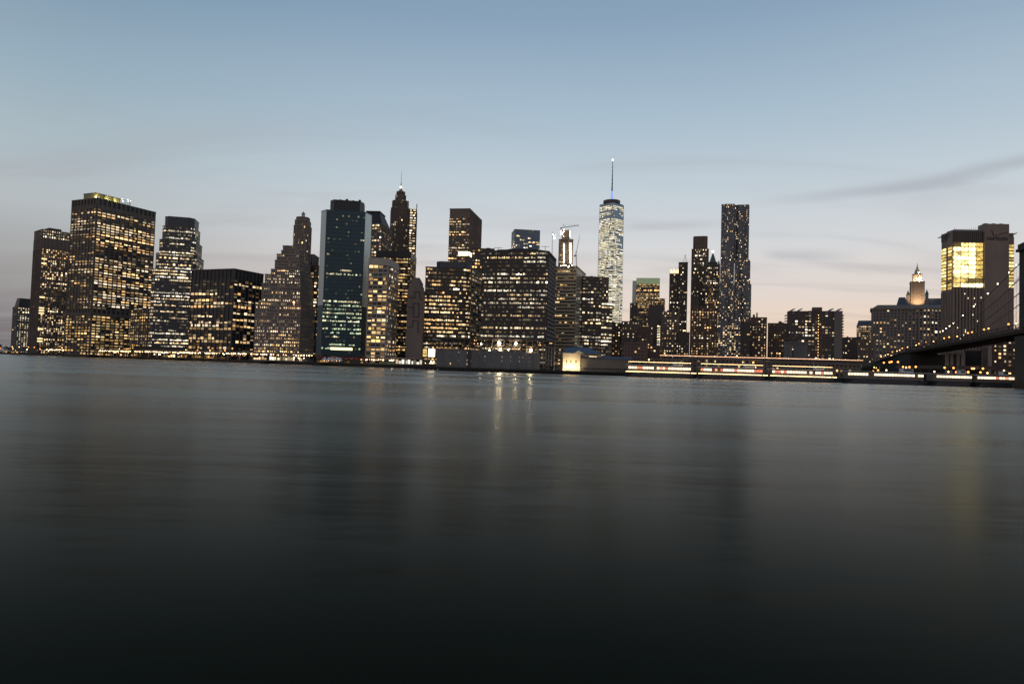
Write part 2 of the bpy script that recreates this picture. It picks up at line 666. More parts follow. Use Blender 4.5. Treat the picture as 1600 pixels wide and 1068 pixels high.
def shore_D(px):
    for (x0, d0), (x1, d1) in zip(SHORE, SHORE[1:]):
        if x0 <= px <= x1:
            return d0 + (d1 - d0) * (px - x0) / (x1 - x0)
    return SHORE[-1][1]


mb = MB()
front = [G(x, d) for x, d in SHORE]
back = [Vector((p.x * 4 + (0 if p.x > 0 else -500), 5200, 0)) for p in front]
for i in range(len(front) - 1):
    mb.quad((front[i].x, front[i].y, GROUND), (front[i + 1].x, front[i + 1].y, GROUND), (back[i + 1].x, back[i + 1].y, GROUND), (back[i].x, back[i].y, GROUND))
setting('ground', mb, ASPHALT)
mb = MB()
for i in range(len(front) - 1):
    a, b = front[i], front[i + 1]
    e = (b - a).normalized(); n = Vector((e.y, -e.x, 0))
    mb.obox(a - n * .6 + Vector((0, 0, -1)), b - a, n * 1.4, (0, 0, GROUND + 1.45))
setting('sea_wall', mb, GRANITE)

# ================================================================== towers, from the left of the picture to the right
W_ = dict
# --- small block with square windows, far left
poly, z = rect(27, 54, 480, 1250, 55, xl=20)
T = building('office_building', 'small dark block with square lit windows and sloped black crown, lowest of the leftmost towers', poly, GREY)
shaft(T, poly, GROUND, z, fh=3.6, bw=4.2, style='punch', lit=W_(p=.7, run=6, fv=(.25, .8, 1, 1.1), pal='white', b=1.3), face_lit={3: W_(p=.05)})
zc = P(30, 465, 1250).z
mb = MB(); mb.prism(scale(poly, .88), z + 1, zc, scale(poly, .66))
T.part('crown', mb, BLACK)
T.done()

# --- slim tower with chamfered shoulder
poly, z = rect(66.5, 112, 358.5, 1150, 50, xl=54)
T = building('office_tower', 'slender brown tower with closely spaced fins, beside the wide grid slab at far left', poly, BROWN)
zt = z - 15; zm = z - 32
shaft(T, poly, GROUND, zm, fh=3.7, bw=3.4, style='pier', par=0, lit=W_(p=.40, run=2.2, pal='warm', b=1.2, zones=((.0, .42, 1.7), (.45, .62, .25))),
      face_lit={3: W_(p=.03)})
shaft(T, poly, zm, zt, fh=4.2, bw=6.5, style=(.5, .4, .5, .7), par=0, name='plant_floor')
shaft(T, poly, zt, z, fh=4.6, bw=3.4, style='punch', name='upper_storey', lit=W_(p=.9, run=12, fv=(1,), pal='white', b=1.4), face_lit={3: W_(p=.2)})
# tall lit slot windows at the front corner
for k, yy in enumerate((405, 412, 465, 482, 486, 490, 515, 530, 534)):
    a = Vector((*poly[0], 0)); e = (Vector((*poly[1], 0)) - a).normalized(); n = Vector((e.y, -e.x, 0))
    zz = P(66, yy, 1150).z
    c0, c1 = a + e * .5 + n * 1.2, a + e * 8 + n * 1.2
    T.win.quad((c0.x, c0.y, zz), (c1.x, c1.y, zz), (c1.x, c1.y, zz + 2.4), (c0.x, c0.y, zz + 2.4), (1.6, 1.15, .6))
mb = MB(); mb.prism(sub(poly, .25, .7, .2, .7), z, z + 6); T.part('penthouse', mb, BLACK)
T.done()

# --- the wide grid slab
poly, z = rect(152, 244, 310, 900, 66, xl=113)
T = building('office_tower', 'broad brown slab tower with a square lit window grid and yellow-lit roof structure', poly, CONC, DARK)
T.mpr = mat('slab_pier', (.15, .12, .10))
T.msp = mat('slab_spandrel', (.15, .12, .10))
zcr = z - 13
zm0, zm1 = P(152, 493, 900).z, P(152, 483, 900).z
SL = W_(p=.58, run=7, fv=(.25, .6, 1, 1.15, 1.3), pal='warm', b=1.25, zones=((.55, .63, .15),))
shaft(T, poly, GROUND, zm0, fh=3.75, bw=6.6, style=(.42, .16, .3, .7), par=0, name='lower_storeys',
      lit=W_(p=.72, run=7, fv=(.7, 1, 1.2), pal='gold', b=1.0))
shaft(T, poly, zm0, zm1, fh=9, bw=6.6, style=(.5, .38, .55, .8), par=0, name='plant_floor', core=BLACK)
shaft(T, poly, zm1, zcr, fh=3.6, bw=6.6, style=(.40, .16, .3, .7), par=0, lit=SL, face_lit={3: W_(p=.50, run=5, fv=(.1, .5, 1, 1.5), b=1.1, zones=((.1, .3, .3), (.58, .68, .05)))})
shaft(T, poly, zcr, z, fh=13, bw=6.6, style=(.42, .36, .55, .8), name='crown', core=BLACK)
pp = sub(poly, .02, .42, .12, .6)
mb = MB(); mb.prism(pp, z + 1.2, z + 8)
pen = T.part('penthouse', mb, mat('penthouse_panel', (.34, .31, .16)))
mb = MB(); mb.prism(outset(pp, .6), z + 8, z + 9); T.part('penthouse_roof', mb, CONC, pen)
# lattice ring of aerials on the roof
rc = centre(sub(poly, .5, .62, .1, .5)); mb = MB(); lm = MB()
for k in range(14):
    a0, a1 = 2 * math.pi * k / 14, 2 * math.pi * (k + 1) / 14
    for zz in (z + 4, z + 9):
        mb.bar((rc[0] + 8 * math.cos(a0), rc[1] + 8 * math.sin(a0), zz), (rc[0] + 8 * math.cos(a1), rc[1] + 8 * math.sin(a1), zz), .35)
    mb.bar((rc[0] + 8 * math.cos(a0), rc[1] + 8 * math.sin(a0), z + .5), (rc[0] + 8 * math.cos(a0), rc[1] + 8 * math.sin(a0), z + 10), .3)
    if k % 2:
        lm.ball((rc[0] + 8 * math.cos(a0), rc[1] + 8 * math.sin(a0), z + 10.3), .32, 6, 4)
mast = T.part('aerial_ring', mb, STEEL); T.part('roof_light', lm, L_WHITE, mast, stuff=True)
lm = MB(); lm.ball((pp[0][0], pp[0][1], z + 2.6), .5, 6, 4)
T.part('roof_floodlight', lm, L_FLOOD)
for q in (.0, .45, .8):
    p0 = Vector(pp[0]) * (1 - q) + Vector(pp[1]) * q
    ld = spot_light('roof_flood', 3600, (1, .9, .4))
    lo = link('roof_flood_light', ld, T.o); lo.location = (p0.x - T.loc[0] + 2.4, p0.y - T.loc[1] - 3.4, z + 2.2 - GROUND); aim(lo, (-.45, .8, .35))
T.done()
# its low wing in front
poly, z = rect(232, 237, 484, 868, 60, xl=205)
T = building('office_wing', 'low gold-lit wing jutting from the foot of the broad slab tower', poly, T.msp, T.mpr)
shaft(T, poly, GROUND, z, fh=3.9, bw=4.6, style='grid', lit=W_(p=.62, run=4, pal='gold', b=.9, fv=(.5, 1, 1.2)))
T.done()

# --- stepped chamfered glass tower
base, zb = rect(236, 308, 420, 860, 14, xr=319)
T = building('office_tower', 'stepped blue-black glass tower with long bright floor strips, right of the broad slab', base, mat('blue_spandrel', (.05, .062, .075), .35))
LB = W_(p=.40, run=9, fv=(.1, .3, .8, 1.6, 2.2), pal='white', b=1.3)
levels = [(236, 308, 319.5, 420, None), (242.5, 306, 319.5, 395, None), (248, 305, 317, 373.5, None), (253, 304, 314, 352.5, None), (257, 303, 312, 338, None)]
zprev = GROUND
for i, (xa, xb, xr, yt, _) in enumerate(levels):
    pl, zt = rect(xa, xb, yt, 860 + i * 3, 14, xr=xr)
    pl = chamfer(pl, 5)
    shaft(T, pl, zprev, zt, fh=4.0, bw=2.6, style='band' if i < 4 else (.9, .05, .2, .3), name='tier', lit=LB if i < 4 else None, par=.8)
    zprev = zt
T.done()

# --- black block with thin piers
poly, z = rect(366, 411.5, 420.7, 830, 68, xl=300)
T = building('office_building', 'low wide black block with thin pale vertical fins, behind the waterfront road', poly, BLACK, mat('fin_stone', (.13, .115, .105)))
zc = z - 12
LK = W_(p=.25, run=4, fv=(.1, .2, .6, 1.4, 2.6), pal='warm', b=1.3)
shaft(T, poly, GROUND, zc, fh=3.9, bw=6.2, style=(.2, .09, .1, .8), par=0, lit=LK)
shaft(T, poly, zc, z, fh=12, bw=6.2, style=(.1, .12, .85, .9), name='crown', core=BLACK)
roof_clutter(T, poly, z, 3, 2.5)
T.done()

# --- tower with lantern behind the ziggurat
poly, z = rect(459, 482, 352, 960, 8, xr=487)
T = building('stone_tower', 'narrow grey stone tower with stepped rounded top and small white lantern', poly, LIME)
PT = W_(p=.10, run=1.4, pal='warm', b=1.6)
shaft(T, chamfer(poly, 4), GROUND, z, core=GREY, fh=3.8, bw=2.6, style='pier', lit=PT)
z1 = P(461, 343, 960).z; z2 = P(463, 338, 960).z
shaft(T, chamfer(scale(poly, .90), 4), z, z1, core=GREY, fh=4, bw=2.6, style='pier', name='tier', lit=PT)
shaft(T, chamfer(scale(poly, .78), 5), z1, z2, core=GREY, fh=4, bw=2.6, style='pier', name='tier')
c = centre(poly)
mb = MB(); mb.lathe(c, [(3.4, z2 + 1), (3.4, z2 + 2), (2.4, z2 + 2.2), (2.4, z2 + 6.5), (3, z2 + 6.8), (2.2, z2 + 8), (.8, z2 + 9.5), (.15, z2 + 11)], 10)
T.part('lantern', mb, STEEL)
mb = MB()
for k in range(26):
    zz = z - k * 3.7
    mb.bar((*poly[1], zz), (*[poly[1][j] * .35 + poly[2][j] * .65 + (2.2, 0)[j] for j in (0, 1)], zz), .35)
mb.bar((poly[1][0] + 2, poly[1][1] + 8, z), (poly[1][0] + 2, poly[1][1] + 8, z - 95), .5)
T.part('scaffold', mb, RUST)
T.done()

# --- the ziggurat
D0 = 720
prof = [(399.5, 470.5, 478), (404.5, 470, 472), (409.5, 470, 443), (414.5, 470, 429), (424, 469.5, 421), (430, 469, 407), (433, 468, 397.5), (440, 466, 392), (442.5, 464.5, 384.5)]
poly, z = rect(399.5, 470.5, 478, D0, 0, xr=493)
T = building('stepped_building', 'grey stone wedding-cake tower stepping up to the right in nine tiers', poly, LIME)
ZL = W_(p=.34, run=4, fv=(.1, .3, .7, 1.2, 2.2), pal='warm', b=1.35)
zprev = GROUND
for i, (xa, xb, yt) in enumerate(prof):
    pl, zt = rect(xa, xb, yt, D0 + i * 2.2, 0, dep=max(24, 54 - i * 3.5))
    shaft(T, pl, zprev, zt, core=GLASS, fh=3.7, bw=2.1, style=(.5, .42, .34, .42), name='tier', par=.9,
          lit=W_(ZL, p=.34 if i < 6 else .14, zones=((.0, .22, 2.2),) if i == 0 else ()), face_lit={1: W_(p=.18, run=2, pal='gold', b=1)})
    zprev = zt
roof_clutter(T, pl, zt, 2, 2.5, LIME)
mb = MB(); mb.ball(P(459, 472, 715.5), 1.1, 8, 5); T.part('red_lamp', mb, lamp_mat('lamp_pink', (1, .35, .2), 5))
T.done()

# --- brown blocks behind the ziggurat
simple('dark brown block with scattered gold windows, squeezed between the wedding-cake tower and green glass tower', 474, 503, 415, 770, 5, dep=30, wall=BRICK,
       fh=3.6, bw=4.5, style='grid', lit=W_(p=.30, run=1.3, pal='warm', b=1.6), clutter=2)[0].done()
simple('plain grey block rising behind the wedding-cake tower\'s right shoulder', 472, 490, 398, 800, 3, dep=24, wall=GREY, fh=4, bw=3.5, style='pier',
       lit=W_(p=.04), clutter=0)[0].done()

# --- green glass octagon
pts = [(502, 336), (510.3, 328), (571, 332), (580.5, 337)]
d = 680
pl, z = roofpoly(d, [(510.3, 328), (571, 332)], 0)
u = (Vector(pl[1]) - Vector(pl[0])); ul = u.length; u.normalize(); v = Vector((-u.y, u.x))
A, B = Vector(pl[0]), Vector(pl[1])
sL = hit(tuple(A), tuple((-u * .55 + v * .835)), 502, 334); sR = hit(tuple(B), tuple((u * .42 + v * .907)), 580.5, 336)
E1 = B + (u * .42 + v * .907) * min(40, sR); E0 = A + (-u * .55 + v * .835) * min(40, sL)
poly = [tuple(A), tuple(B), tuple(E1), tuple(E1 + v * 22), tuple(B + v * 55), tuple(A + v * 55), tuple(E0 + v * 22), tuple(E0)]
T = building('glass_tower', 'dark green glass tower with chamfered edges paled as sky sheen and a black crown', poly, mat('green_spandrel', (.02, .05, .066), .28, .35))
GZ = W_(p=.05, run=5, fv=(.1, .4, 1, 2.2), pal='green', b=.9, zones=((.06, .42, 8.5), (.575, .60, -.9), (.66, .8, .5)))
shaft(T, poly, GROUND, z, core=GLASS_G, fh=3.9, bw=1.9, style=(.52, .05, .08, .12), faces=[0], lit=GZ, par=0)
mb = MB()
for (p, q) in ((poly[7], poly[0]), (poly[1], poly[2])):
    p, q = Vector((*p, 0)), Vector((*q, 0)); e = q - p; n = Vector((e.y, -e.x, 0)).normalized()
    mb.obox(p + n * .02 + Vector((0, 0, 60 if q.x < A.x + 1 else 60)), e, n * .12, (0, 0, z - 60.02))
T.part('chamfer_sky_sheen', mb, GLASS_P)  # sky reflection put into paler glass on the two chamfers
zz = z
cp = [tuple(Vector(centre(poly)) + (Vector(p) - Vector(centre(poly))) * .68) for p in poly]
mb = MB(); mb.prism(cp, z, P(520, 312.5, d + 12).z); cr = T.part('crown', mb, BLACK)
zt = P(520, 312.5, d + 12).z
for k in range(4):
    cx = Vector(cp[0]) * (1 - k / 4) + Vector(cp[1]) * (k / 4)
    mb = MB(); mb.lathe((cx.x + 4, cx.y + 10), [(1.4, zt), (1.4, zt + 1.8 + k % 2), (1.0, zt + 2.4 + k % 2)], 8); T.part('vent', mb, BLACK, cr)
mb = MB(); mb.prism(outset(poly, .3), z - .1, z + .6); T.part('parapet', mb, GLASS_G)
a, b = Vector((*poly[0], 0)), Vector((*poly[1], 0)); e = (b - a)
mb = MB()
mb.quad(*[a + e * s + Vector((0, -.6, P(545, yy, d).z)) for s, yy in ((.24, 547), (.80, 547), (.80, 543), (.24, 543))], (2.2, 1.8, .9))
T.part('lobby_glazing', mb, M_WIN)
T.done()

# --- building with dark sloping mansard roof
poly, z = rect(566, 597, 350, 905, -3, xr=612)
T = building('office_tower', 'grey tower with black sloping mansard roof, behind the green glass tower', poly, GREY)
shaft(T, poly, GROUND, z, fh=4.0, bw=3.2, style='grid', lit=W_(p=.42, run=3, fv=(.1, .5, 1, 1.8), pal='warm', b=1.5))
zt = P(575, 330, 905).z
top = sub(poly, .15, .80, .1, .62)
mb = MB(); mb.prism(poly, z + 1.1, zt, top); T.part('mansard_roof', mb, BLACK)
mb = MB(); mb.prism(outset(top, 1), zt, zt + 1.6); T.part('roof_cap', mb, BLACK)
T.done()

# --- pale stone grid block
poly, z = rect(577, 606.8, 402.5, 655, -5, xr=623)
T = building('office_building', 'pale stone grid building with blank top band and large gold windows', poly, PALE)
zt = P(577, 414, 655).z
shaft(T, poly, GROUND, zt, fh=3.9, bw=4.4, style=(.34, .12, .5, .6), par=0, lit=W_(p=.46, run=3, fv=(.15, .6, 1.2, 1.8), pal='gold', b=1.9),
      face_lit={1: W_(p=.22, run=1.5, pal='warm', b=1.3)})
mb = MB(); mb.prism(outset(poly, .45), zt, z); T.part('top_band', mb, PALE)
roof_clutter(T, poly, z, 2, 2.5, PALE)
T.done()
simple('narrow brown block with gold floor strips wedged against the pale grid building', 564, 577, 434, 700, 5, dep=20, wall=BROWN, fh=3.8, bw=3, style='band',
       lit=W_(p=.5, run=3, pal='gold', b=1.2), clutter=1)[0].done()

# --- the art deco spire
cx = 627.5; D0 = 1005
poly, z = rect(612, 640, 325, D0, 12, dep=30)
T = building('spired_tower', 'brown stepped stone skyscraper tapering to a needle spire', poly, BROWN)
SPL = W_(p=.05, run=1.2, pal='white', b=1.8)
shaft(T, poly, GROUND, z, core=DARK, fh=3.8, bw=2.4, style='pier', lit=SPL, face_lit={1: W_(p=.5, run=1, pal='white', b=1.6)})
z1 = P(cx, 313, D0).z; shaft(T, chamfer(scale(poly, .86), 3), z, z1, core=DARK, fh=3.8, bw=2.2, style='pier', name='tier', lit=SPL)
z2 = P(cx, 303, D0).z; shaft(T, chamfer(scale(poly, .54), 3), z1, z2, core=DARK, fh=3.8, bw=2, style='pier', name='tier', lit=W_(p=.15, pal='white', b=2))
z3 = P(cx, 297, D0).z; shaft(T, chamfer(scale(poly, .42), 2.4), z2, z3, core=DARK, fh=3.8, bw=2, style='pier', name='tier')
z4 = P(cx, 289, D0).z
mb = MB(); mb.prism(chamfer(scale(poly, .34), 2.2), z3, z4, chamfer(scale(poly, .05), .2)); T.part('crown', mb, BROWN)
c = centre(poly)
mb = MB(); mb.lathe(c, [(1.0, z4 - 2), (.75, z4 + 6), (.35, z4 + 8), (.3, P(cx, 275, D0).z), (.14, P(cx, 261, D0).z)], 8); T.part('spire', mb, STEEL)
mb = MB(); mb.ball((c[0], c[1] - 1, z4 + 1), 1.0, 8, 5); T.part('beacon', mb, L_WHITE)
T.done()
# --- slim lit slab with rung-like floors to its right
poly, z = rect(640.5, 650.5, 327, 960, 6, dep=18)
T = building('scaffolded_tower', 'slim slab with open bright rung-like floors, against the spired skyscraper', poly, RUST)
shaft(T, poly, GROUND, z, fh=3.6, bw=4.4, style=(.38, .10, 1.0, .6), lit=W_(p=.93, run=9, fv=(1,), pal='white', b=1.5, zones=((0, .55, .1),)), par=.5)
mb = MB(); p = poly[1]; mb.bar((p[0] + .6, p[1] - .6, z - 70), (p[0] + .6, p[1] - .6, z + 8), 1.0); T.part('hoist_mast', mb, RUST)
T.done()
# --- dark slab in front of it
poly, z = rect(588.5, 642, 391.5, 850, 0, xr=650.5)
T = building('office_tower', 'dark flat-topped slab with a blank roof band, in front of the spired skyscraper', poly, DARK)
zt = P(588.5, 402, 850).z
shaft(T, poly, GROUND, zt, fh=3.9, bw=3, style='band', par=0, lit=W_(p=.5, run=6, fv=(.2, .6, 1, 1.5), pal='gold', b=1.3))
mb = MB(); mb.prism(outset(poly, .5), zt, z); T.part('top_band', mb, BLACK)
T.done()

# --- windowless exchange with line pattern
D0 = 665
EXCH = mat('exchange_stone', (.22, .175, .15))
poly, z = rect(637, 661.5, 451, D0, 3, dep=34)
T = building('windowless_building', 'windowless brown stone block with rounded shoulders and black line grooves', poly, EXCH)
mb = MB(); mb.prism(poly, GROUND, z); T.part('wall', mb, EXCH)
p2, z2 = rect(639, 659, 444, D0 + .5, 3, dep=32); mb = MB(); mb.prism(p2, z, z2); T.part('tier', mb, EXCH)
p3, z3 = rect(642.5, 657.5, 437, D0 + 1, 3, dep=30); mb = MB(); mb.prism(p3, z2, z3); T.part('tier', mb, EXCH)
p4, z4 = rect(646.5, 655.5, 433.5, D0 + 1.5, 3, dep=26); mb = MB(); mb.prism(p4, z3, z4); T.part('tier', mb, EXCH)
mb = MB()


def groove(pts, w=.55):
    for (xa, ya), (xb, yb) in zip(pts, pts[1:]):
        a, b = P(xa, ya, D0 - .55), P(xb, yb, D0 - .55)
        a.y += (a.x - poly[0][0]) * math.tan(R(3)); b.y += (b.x - poly[0][0]) * math.tan(R(3))
        mb.bar(a, b, w, .35)


groove([(638, 464), (648, 465), (648, 455), (656, 456)]); groove([(646, 473), (654.5, 474), (654, 495), (645.5, 494.5), (646, 473)])
groove([(638, 479), (646, 480)]); groove([(645, 500), (653, 501), (653, 520)]); groove([(638, 510), (645, 510), (645, 500)]); groove([(656, 456), (656.5, 466), (660, 467)])
T.part('groove_line', mb, BLACK, stuff=True)
T.done()

# --- dark glass block with rounded bay
poly, z = rect(665.7, 719, 418, 690, 2, dep=60)
T = building('office_building', 'black-banded office block with lit floors and bluish rounded corner bay', poly, DARK)
LB = W_(p=.46, run=5, fv=(.1, .4, 1, 1.6, 2), pal='warm', b=1.5)
A, B, Cc, Dd = [Vector(p) for p in poly]
bay = [B + Vector((0, .5))]
for k in range(1, 6):
    t = k / 5
    bay.append(B + Vector((11.5 * math.sin(t * math.pi / 2), .5 + 9.5 * (1 - math.cos(t * math.pi / 2)) - 2.2 * math.sin(t * math.pi))))
pl = [tuple(A), tuple(B)] + [tuple(q) for q in bay[1:]] + [(bay[-1].x + 13, bay[-1].y + 46), (A.x, A.y + 60)]
shaft(T, pl, GROUND, z, fh=3.9, bw=2.2, style='band', lit=LB, face_lit={len(pl) - 3: W_(p=.30, run=3, pal='warm', b=1)})
zt = P(682, 406.5, 695).z
c2, _ = rect(682, 736, 406.5, 700, 2, dep=36)
mb = MB(); mb.prism(chamfer(c2, 4), z + 1, zt); T.part('crown', mb, mat('blue_spandrel', (.05, .062, .075)))
T.done()

# --- tall slab with floodlit floor
poly, z = rect(703, 734, 327, 1000, -10, xr=753)
T = building('office_tower', 'tall brown slab with ribbed side and one glaring floodlit floor at its foot', poly, BROWN)
zt = P(703, 341, 1000).z
FL = W_(p=.40, run=4, fv=(.1, .5, 1, 1.8), pal='warm', b=1.5, zones=((.83, .88, .1),))
shaft(T, poly, GROUND, zt, fh=3.9, bw=2.6, style='band', faces=[0, 3], lit=FL, par=0)
clad(T, poly, GROUND, zt, fh=3.9, bw=4.4, style=(.4, .30, .3, .8), faces=[1], lit=W_(p=.16, run=3, pal='gold', b=1.2, fv=(.1, .3, 1, 2.6)))
shaft(T, poly, zt, z, core=BROWN, fh=20, bw=4.4, style=(0, .3, 0, .8), faces=[1], name='crown', roof=BROWN)
a, b, c3 = [Vector((*q, 0)) for q in poly[:3]]
mb = MB(); e = b - a
za, zb2 = P(734, 400, 1000).z, P(734, 394, 1000).z
mb.quad(*[a + e * s + Vector((0, -.6, q)) for s, q in ((.50, za), (.995, za), (.995, zb2), (.50, zb2))], (6, 5, 2.9))
e2 = c3 - b; nn = Vector((e2.y, -e2.x, 0)).normalized() * 1
mb.quad(*[b + e2 * s + nn + Vector((0, 0, q)) for s, q in ((.0, za), (.30, za), (.30, zb2), (.0, zb2))], (5, 4.1, 2.2))
T.part('floodlit_storey', mb, M_WIN)
T.done()
simple('dark block with small coloured windows, in the gap beside the black-banded office block', 738, 772, 389, 760, 0, dep=30, wall=DARK, fh=3.8, bw=3, style='grid',
       lit=W_(p=.24, run=1.5, pal='warm', b=1.5), clutter=2)[0].done()

# --- the big dark block
poly, z = rect(755, 857, 394.5, 640, -12, xr=869)
pl = [poly[0], poly[1], poly[2], poly[3]]
T = building('office_building', 'massive dark brown block with long lit floors and octagonal roof, behind the pier frame', poly, mat('bronze_panel', (.085, .068, .062)))
BL = W_(p=.44, run=6, fv=(.05, .3, .8, 1.4, 2.1), pal='white', b=1.35, zones=((.28, .31, .1), (.86, .9, .2)))
shaft(T, poly, GROUND, z, fh=3.9, bw=2.0, style=(.52, .07, .3, .36), lit=BL, face_lit={1: W_(p=.10, run=8, pal='warm', b=.5)}, core=GLASS)
mb = MB()
for k in range(1, 5):
    a = Vector(poly[0]).lerp(Vector(poly[1]), k / 5 + .01)
    mb.obox((a.x, a.y - .6, GROUND), Vector((1.3, -.28, 0)), (0, .58, 0), (0, 0, z - GROUND - .5))
T.part('column_cover', mb, DARK, stuff=True)
a, b, c3 = [Vector((*q, 0)) for q in poly[:3]]; e2 = c3 - b; nn = Vector((e2.y, -e2.x, 0)).normalized()
mb = MB()
for f in range(int((z - 30) / 3.9)):
    mb.obox(b + nn * .02 + Vector((0, 0, 30 + f * 3.9)), e2, nn * .5, (0, 0, 2.0))
T.part('side_panel', mb, mat('side_stone', (.17, .14, .13)), stuff=True)
zt = P(790, 385.5, 628).z
cp = chamfer(sub(poly, .26, .86, .06, .8), 9)
mb = MB(); mb.prism(chamfer(sub(poly, .08, .97, .04, .9), 10), z + 1, z + 3.2); st = T.part('roof_step', mb, BLACK)
mb = MB(); mb.prism(cp, z + 3.2, zt); T.part('penthouse', mb, BLACK)
for (x0, x1, yy) in ((772, 785, 387), (846, 858, 385)):
    mb = MB(); mb.bar(P(x0, yy, 640), P(x1, yy, 640), .35); mb.bar(P((x0 + x1) / 2, yy, 640), P((x0 + x1) / 2, yy + 7, 640), .4)
    T.part('davit', mb, BLACK)
T.done()

# --- far blue glass tower
poly, z = rect(804.4, 844, 358, 1500, 8, dep=50)
T = building('glass_tower', 'distant plain blue glass tower top rising over the massive dark block', poly, mat('blue_mullion', (.07, .10, .14), .3, .5))
shaft(T, poly, GROUND, z, core=GLASS_B, fh=4.2, bw=3, style='curtain', par=.5, lit=W_(p=.02, pal='white', b=1.5, run=4, zones=((.80, .93, -.24),)))
T.done()

# --- tower under construction with cranes
poly, z = rect(873.5, 895.5, 373.5, 1550, None, dep=26)
T = building('unfinished_tower', 'unfinished tower core with two bright vertical strips of work lights', poly, CONC)
zlo = P(880, 414, 1550).z
shaft(T, poly, GROUND, z, core=mat('raw_concrete', (.21, .17, .14)), fh=3.9, bw=3.6, style=(.22, .18, .4, .3), lit=W_(p=.05, pal='warm', b=1.2), par=.3)
p2, z2 = rect(878, 890, 359.5, 1553, None, dep=18)
shaft(T, p2, z, z2, core=MATS['raw_concrete'], fh=3.9, bw=3.6, style=(.22, .18, .4, .3), name='upper_core', par=.3)
mb = MB()
for (x, y0, y1) in ((881.3, 381, 411), (891.4, 380, 411)):
    yy = y0
    while yy < y1:
        a = P(x, yy, 1546); mb.ball(a, .95 if x > 885 else .75, 6, 4); yy += 1.9 if x > 885 else 2.4
for k in range(11):
    mb.ball(P(rnd.uniform(875, 882), rnd.uniform(358, 372), 1547), .6, 6, 4)
for k in range(5):
    mb.ball(P(890.5, 361 + k * 2.1, 1547), .5, 6, 4)
T.part('work_light', mb, L_WHITE, stuff=True)
T.done()


def crane(label, base, top, jib, tail, m, group='tower cranes on the unfinished towers'):
    base, top, jib, tail = map(Vector, (base, top, jib, tail))
    T = Thing('tower_crane', label, 'crane', tuple(base), group)
    mb = MB()
    for dx, dy in ((-.8, -.8), (.8, -.8), (.8, .8), (-.8, .8)):
        mb.bar(base + Vector((dx, dy, 0)), top + Vector((dx, dy, 0)), .5)
    h = top.z - base.z; n = max(3, int(h / 3))
    for k in range(n):
        s = 1 if k % 2 else -1
        mb.bar(base + Vector((-.8 * s, -.8, h * k / n)), base + Vector((.8 * s, -.8, h * (k + 1) / n)), .3)
    T.part('mast', mb, m)
    mb = MB(); d = jib - top
    for off in ((0, 0, 1.4), (0, -.7, 0), (0, .7, 0)):
        mb.bar(top + Vector(off), jib + Vector(off) * .4, .5)
    for k in range(10):
        a, b = top + d * (k / 10), top + d * ((k + 1) / 10)
        mb.bar(a + Vector((0, 0, 1.4 if k % 2 else 0)), b + Vector((0, 0, 0 if k % 2 else 1.4)), .3)
    T.part('jib', mb, m)
    mb = MB(); mb.bar(top, tail, 1.2); mb.obox(tail - Vector((1.5, 1, 2.5)), (3, 0, 0), (0, 2, 0), (0, 0, 3)); T.part('counterweight', mb, m)
    mb = MB(); mb.bar(top + Vector((0, 0, 2)), top + Vector((0, 0, 8)), .8); mb.bar(top + Vector((0, 0, 8)), jib + Vector((0, 0, .5)), .2); mb.bar(top + Vector((0, 0, 8)), tail, .25)
    T.part('tie_frame', mb, m)
    mb = MB(); mb.obox(top + Vector((-1.2, -2.6, -2)), (2.4, 0, 0), (0, 2.2, 0), (0, 0, 2.6)); T.part('cab', mb, WHITE)
    return T


crane('dark hammerhead crane on top of the unfinished tower core', P(881, 360, 1556), P(881, 355.5, 1556), P(905, 352, 1556), P(876.5, 356, 1556), BLACK)
crane('red luffing crane with raised jib, right of the unfinished tower', P(901, 416, 1500), P(900, 398, 1500), P(906, 368, 1500), P(898, 399, 1500), mat('crane_red', (.35, .09, .06)))
# hoist mast left of it
T = Thing('hoist_mast', 'thin lit construction hoist mast left of the unfinished tower', 'mast', tuple(G(862, 1540, GROUND)))
mb = MB(); a, b = P(863.5, 420, 1540), P(862, 362, 1540); b.x = a.x = (a.x + b.x) / 2
for dx in (-.8, .8):
    mb.bar((a.x + dx, a.y, GROUND), (a.x + dx, a.y, b.z), .5)
for k in range(int((b.z - GROUND) / 4)):
    mb.bar((a.x - .8, a.y, GROUND + 4 * k), (a.x + .8, a.y, GROUND + 4 * k + 4), .3)
mb.bar((a.x, a.y, b.z - 4), (P(874, 370, 1540).x, a.y, b.z - 9), .4)
T.part('lattice', mb, STEEL)
mb = MB()
for k in range(9):
    mb.ball(P(864 + rnd.uniform(0, 5), 364 + rnd.uniform(0, 10), 1538), .42, 6, 4)
T.part('work_light', mb, L_WHITE, stuff=True)

# --- tan striped block
poly, z = rect(859, 901, 417.5, 735, -15, xr=915)
T = building('office_building', 'tan horizontally striped block with few lit windows and a bluish glass side', poly, TAN)
shaft(T, poly, GROUND, z, fh=3.7, bw=3.0, style=(.60, .05, .35, .38), faces=[0, 3], lit=W_(p=.09, run=1.4, pal='gold', b=1.5))
clad(T, poly, GROUND, z, fh=3.7, bw=3.0, style='curtain', faces=[1], lit=W_(p=.08, run=1.3, pal='white', b=1.2))
mb = MB(); a, b = Vector((*poly[1], 0)), Vector((*poly[2], 0)); e = b - a; n = Vector((e.y, -e.x, 0)).normalized()
mb.obox(a + n * .02 + Vector((0, 0, 30)), e, n * .04, (0, 0, z - 30.3)); T.part('side_glazing', mb, GLASS_P)
zt = P(868, 412.5, 725).z
mb = MB(); mb.prism(sub(poly, .05, .95, .1, .8), z + 1.1, zt); T.part('roof_tier', mb, GREY)
mb = MB()
for k in range(7):
    mb.ball(P(877 + k * 2.6 + rnd.uniform(-1, 1), 417 - rnd.uniform(0, 3.5), 718), .34, 6, 4)
T.part('roof_light', mb, L_WHITE, stuff=True)
T.done()

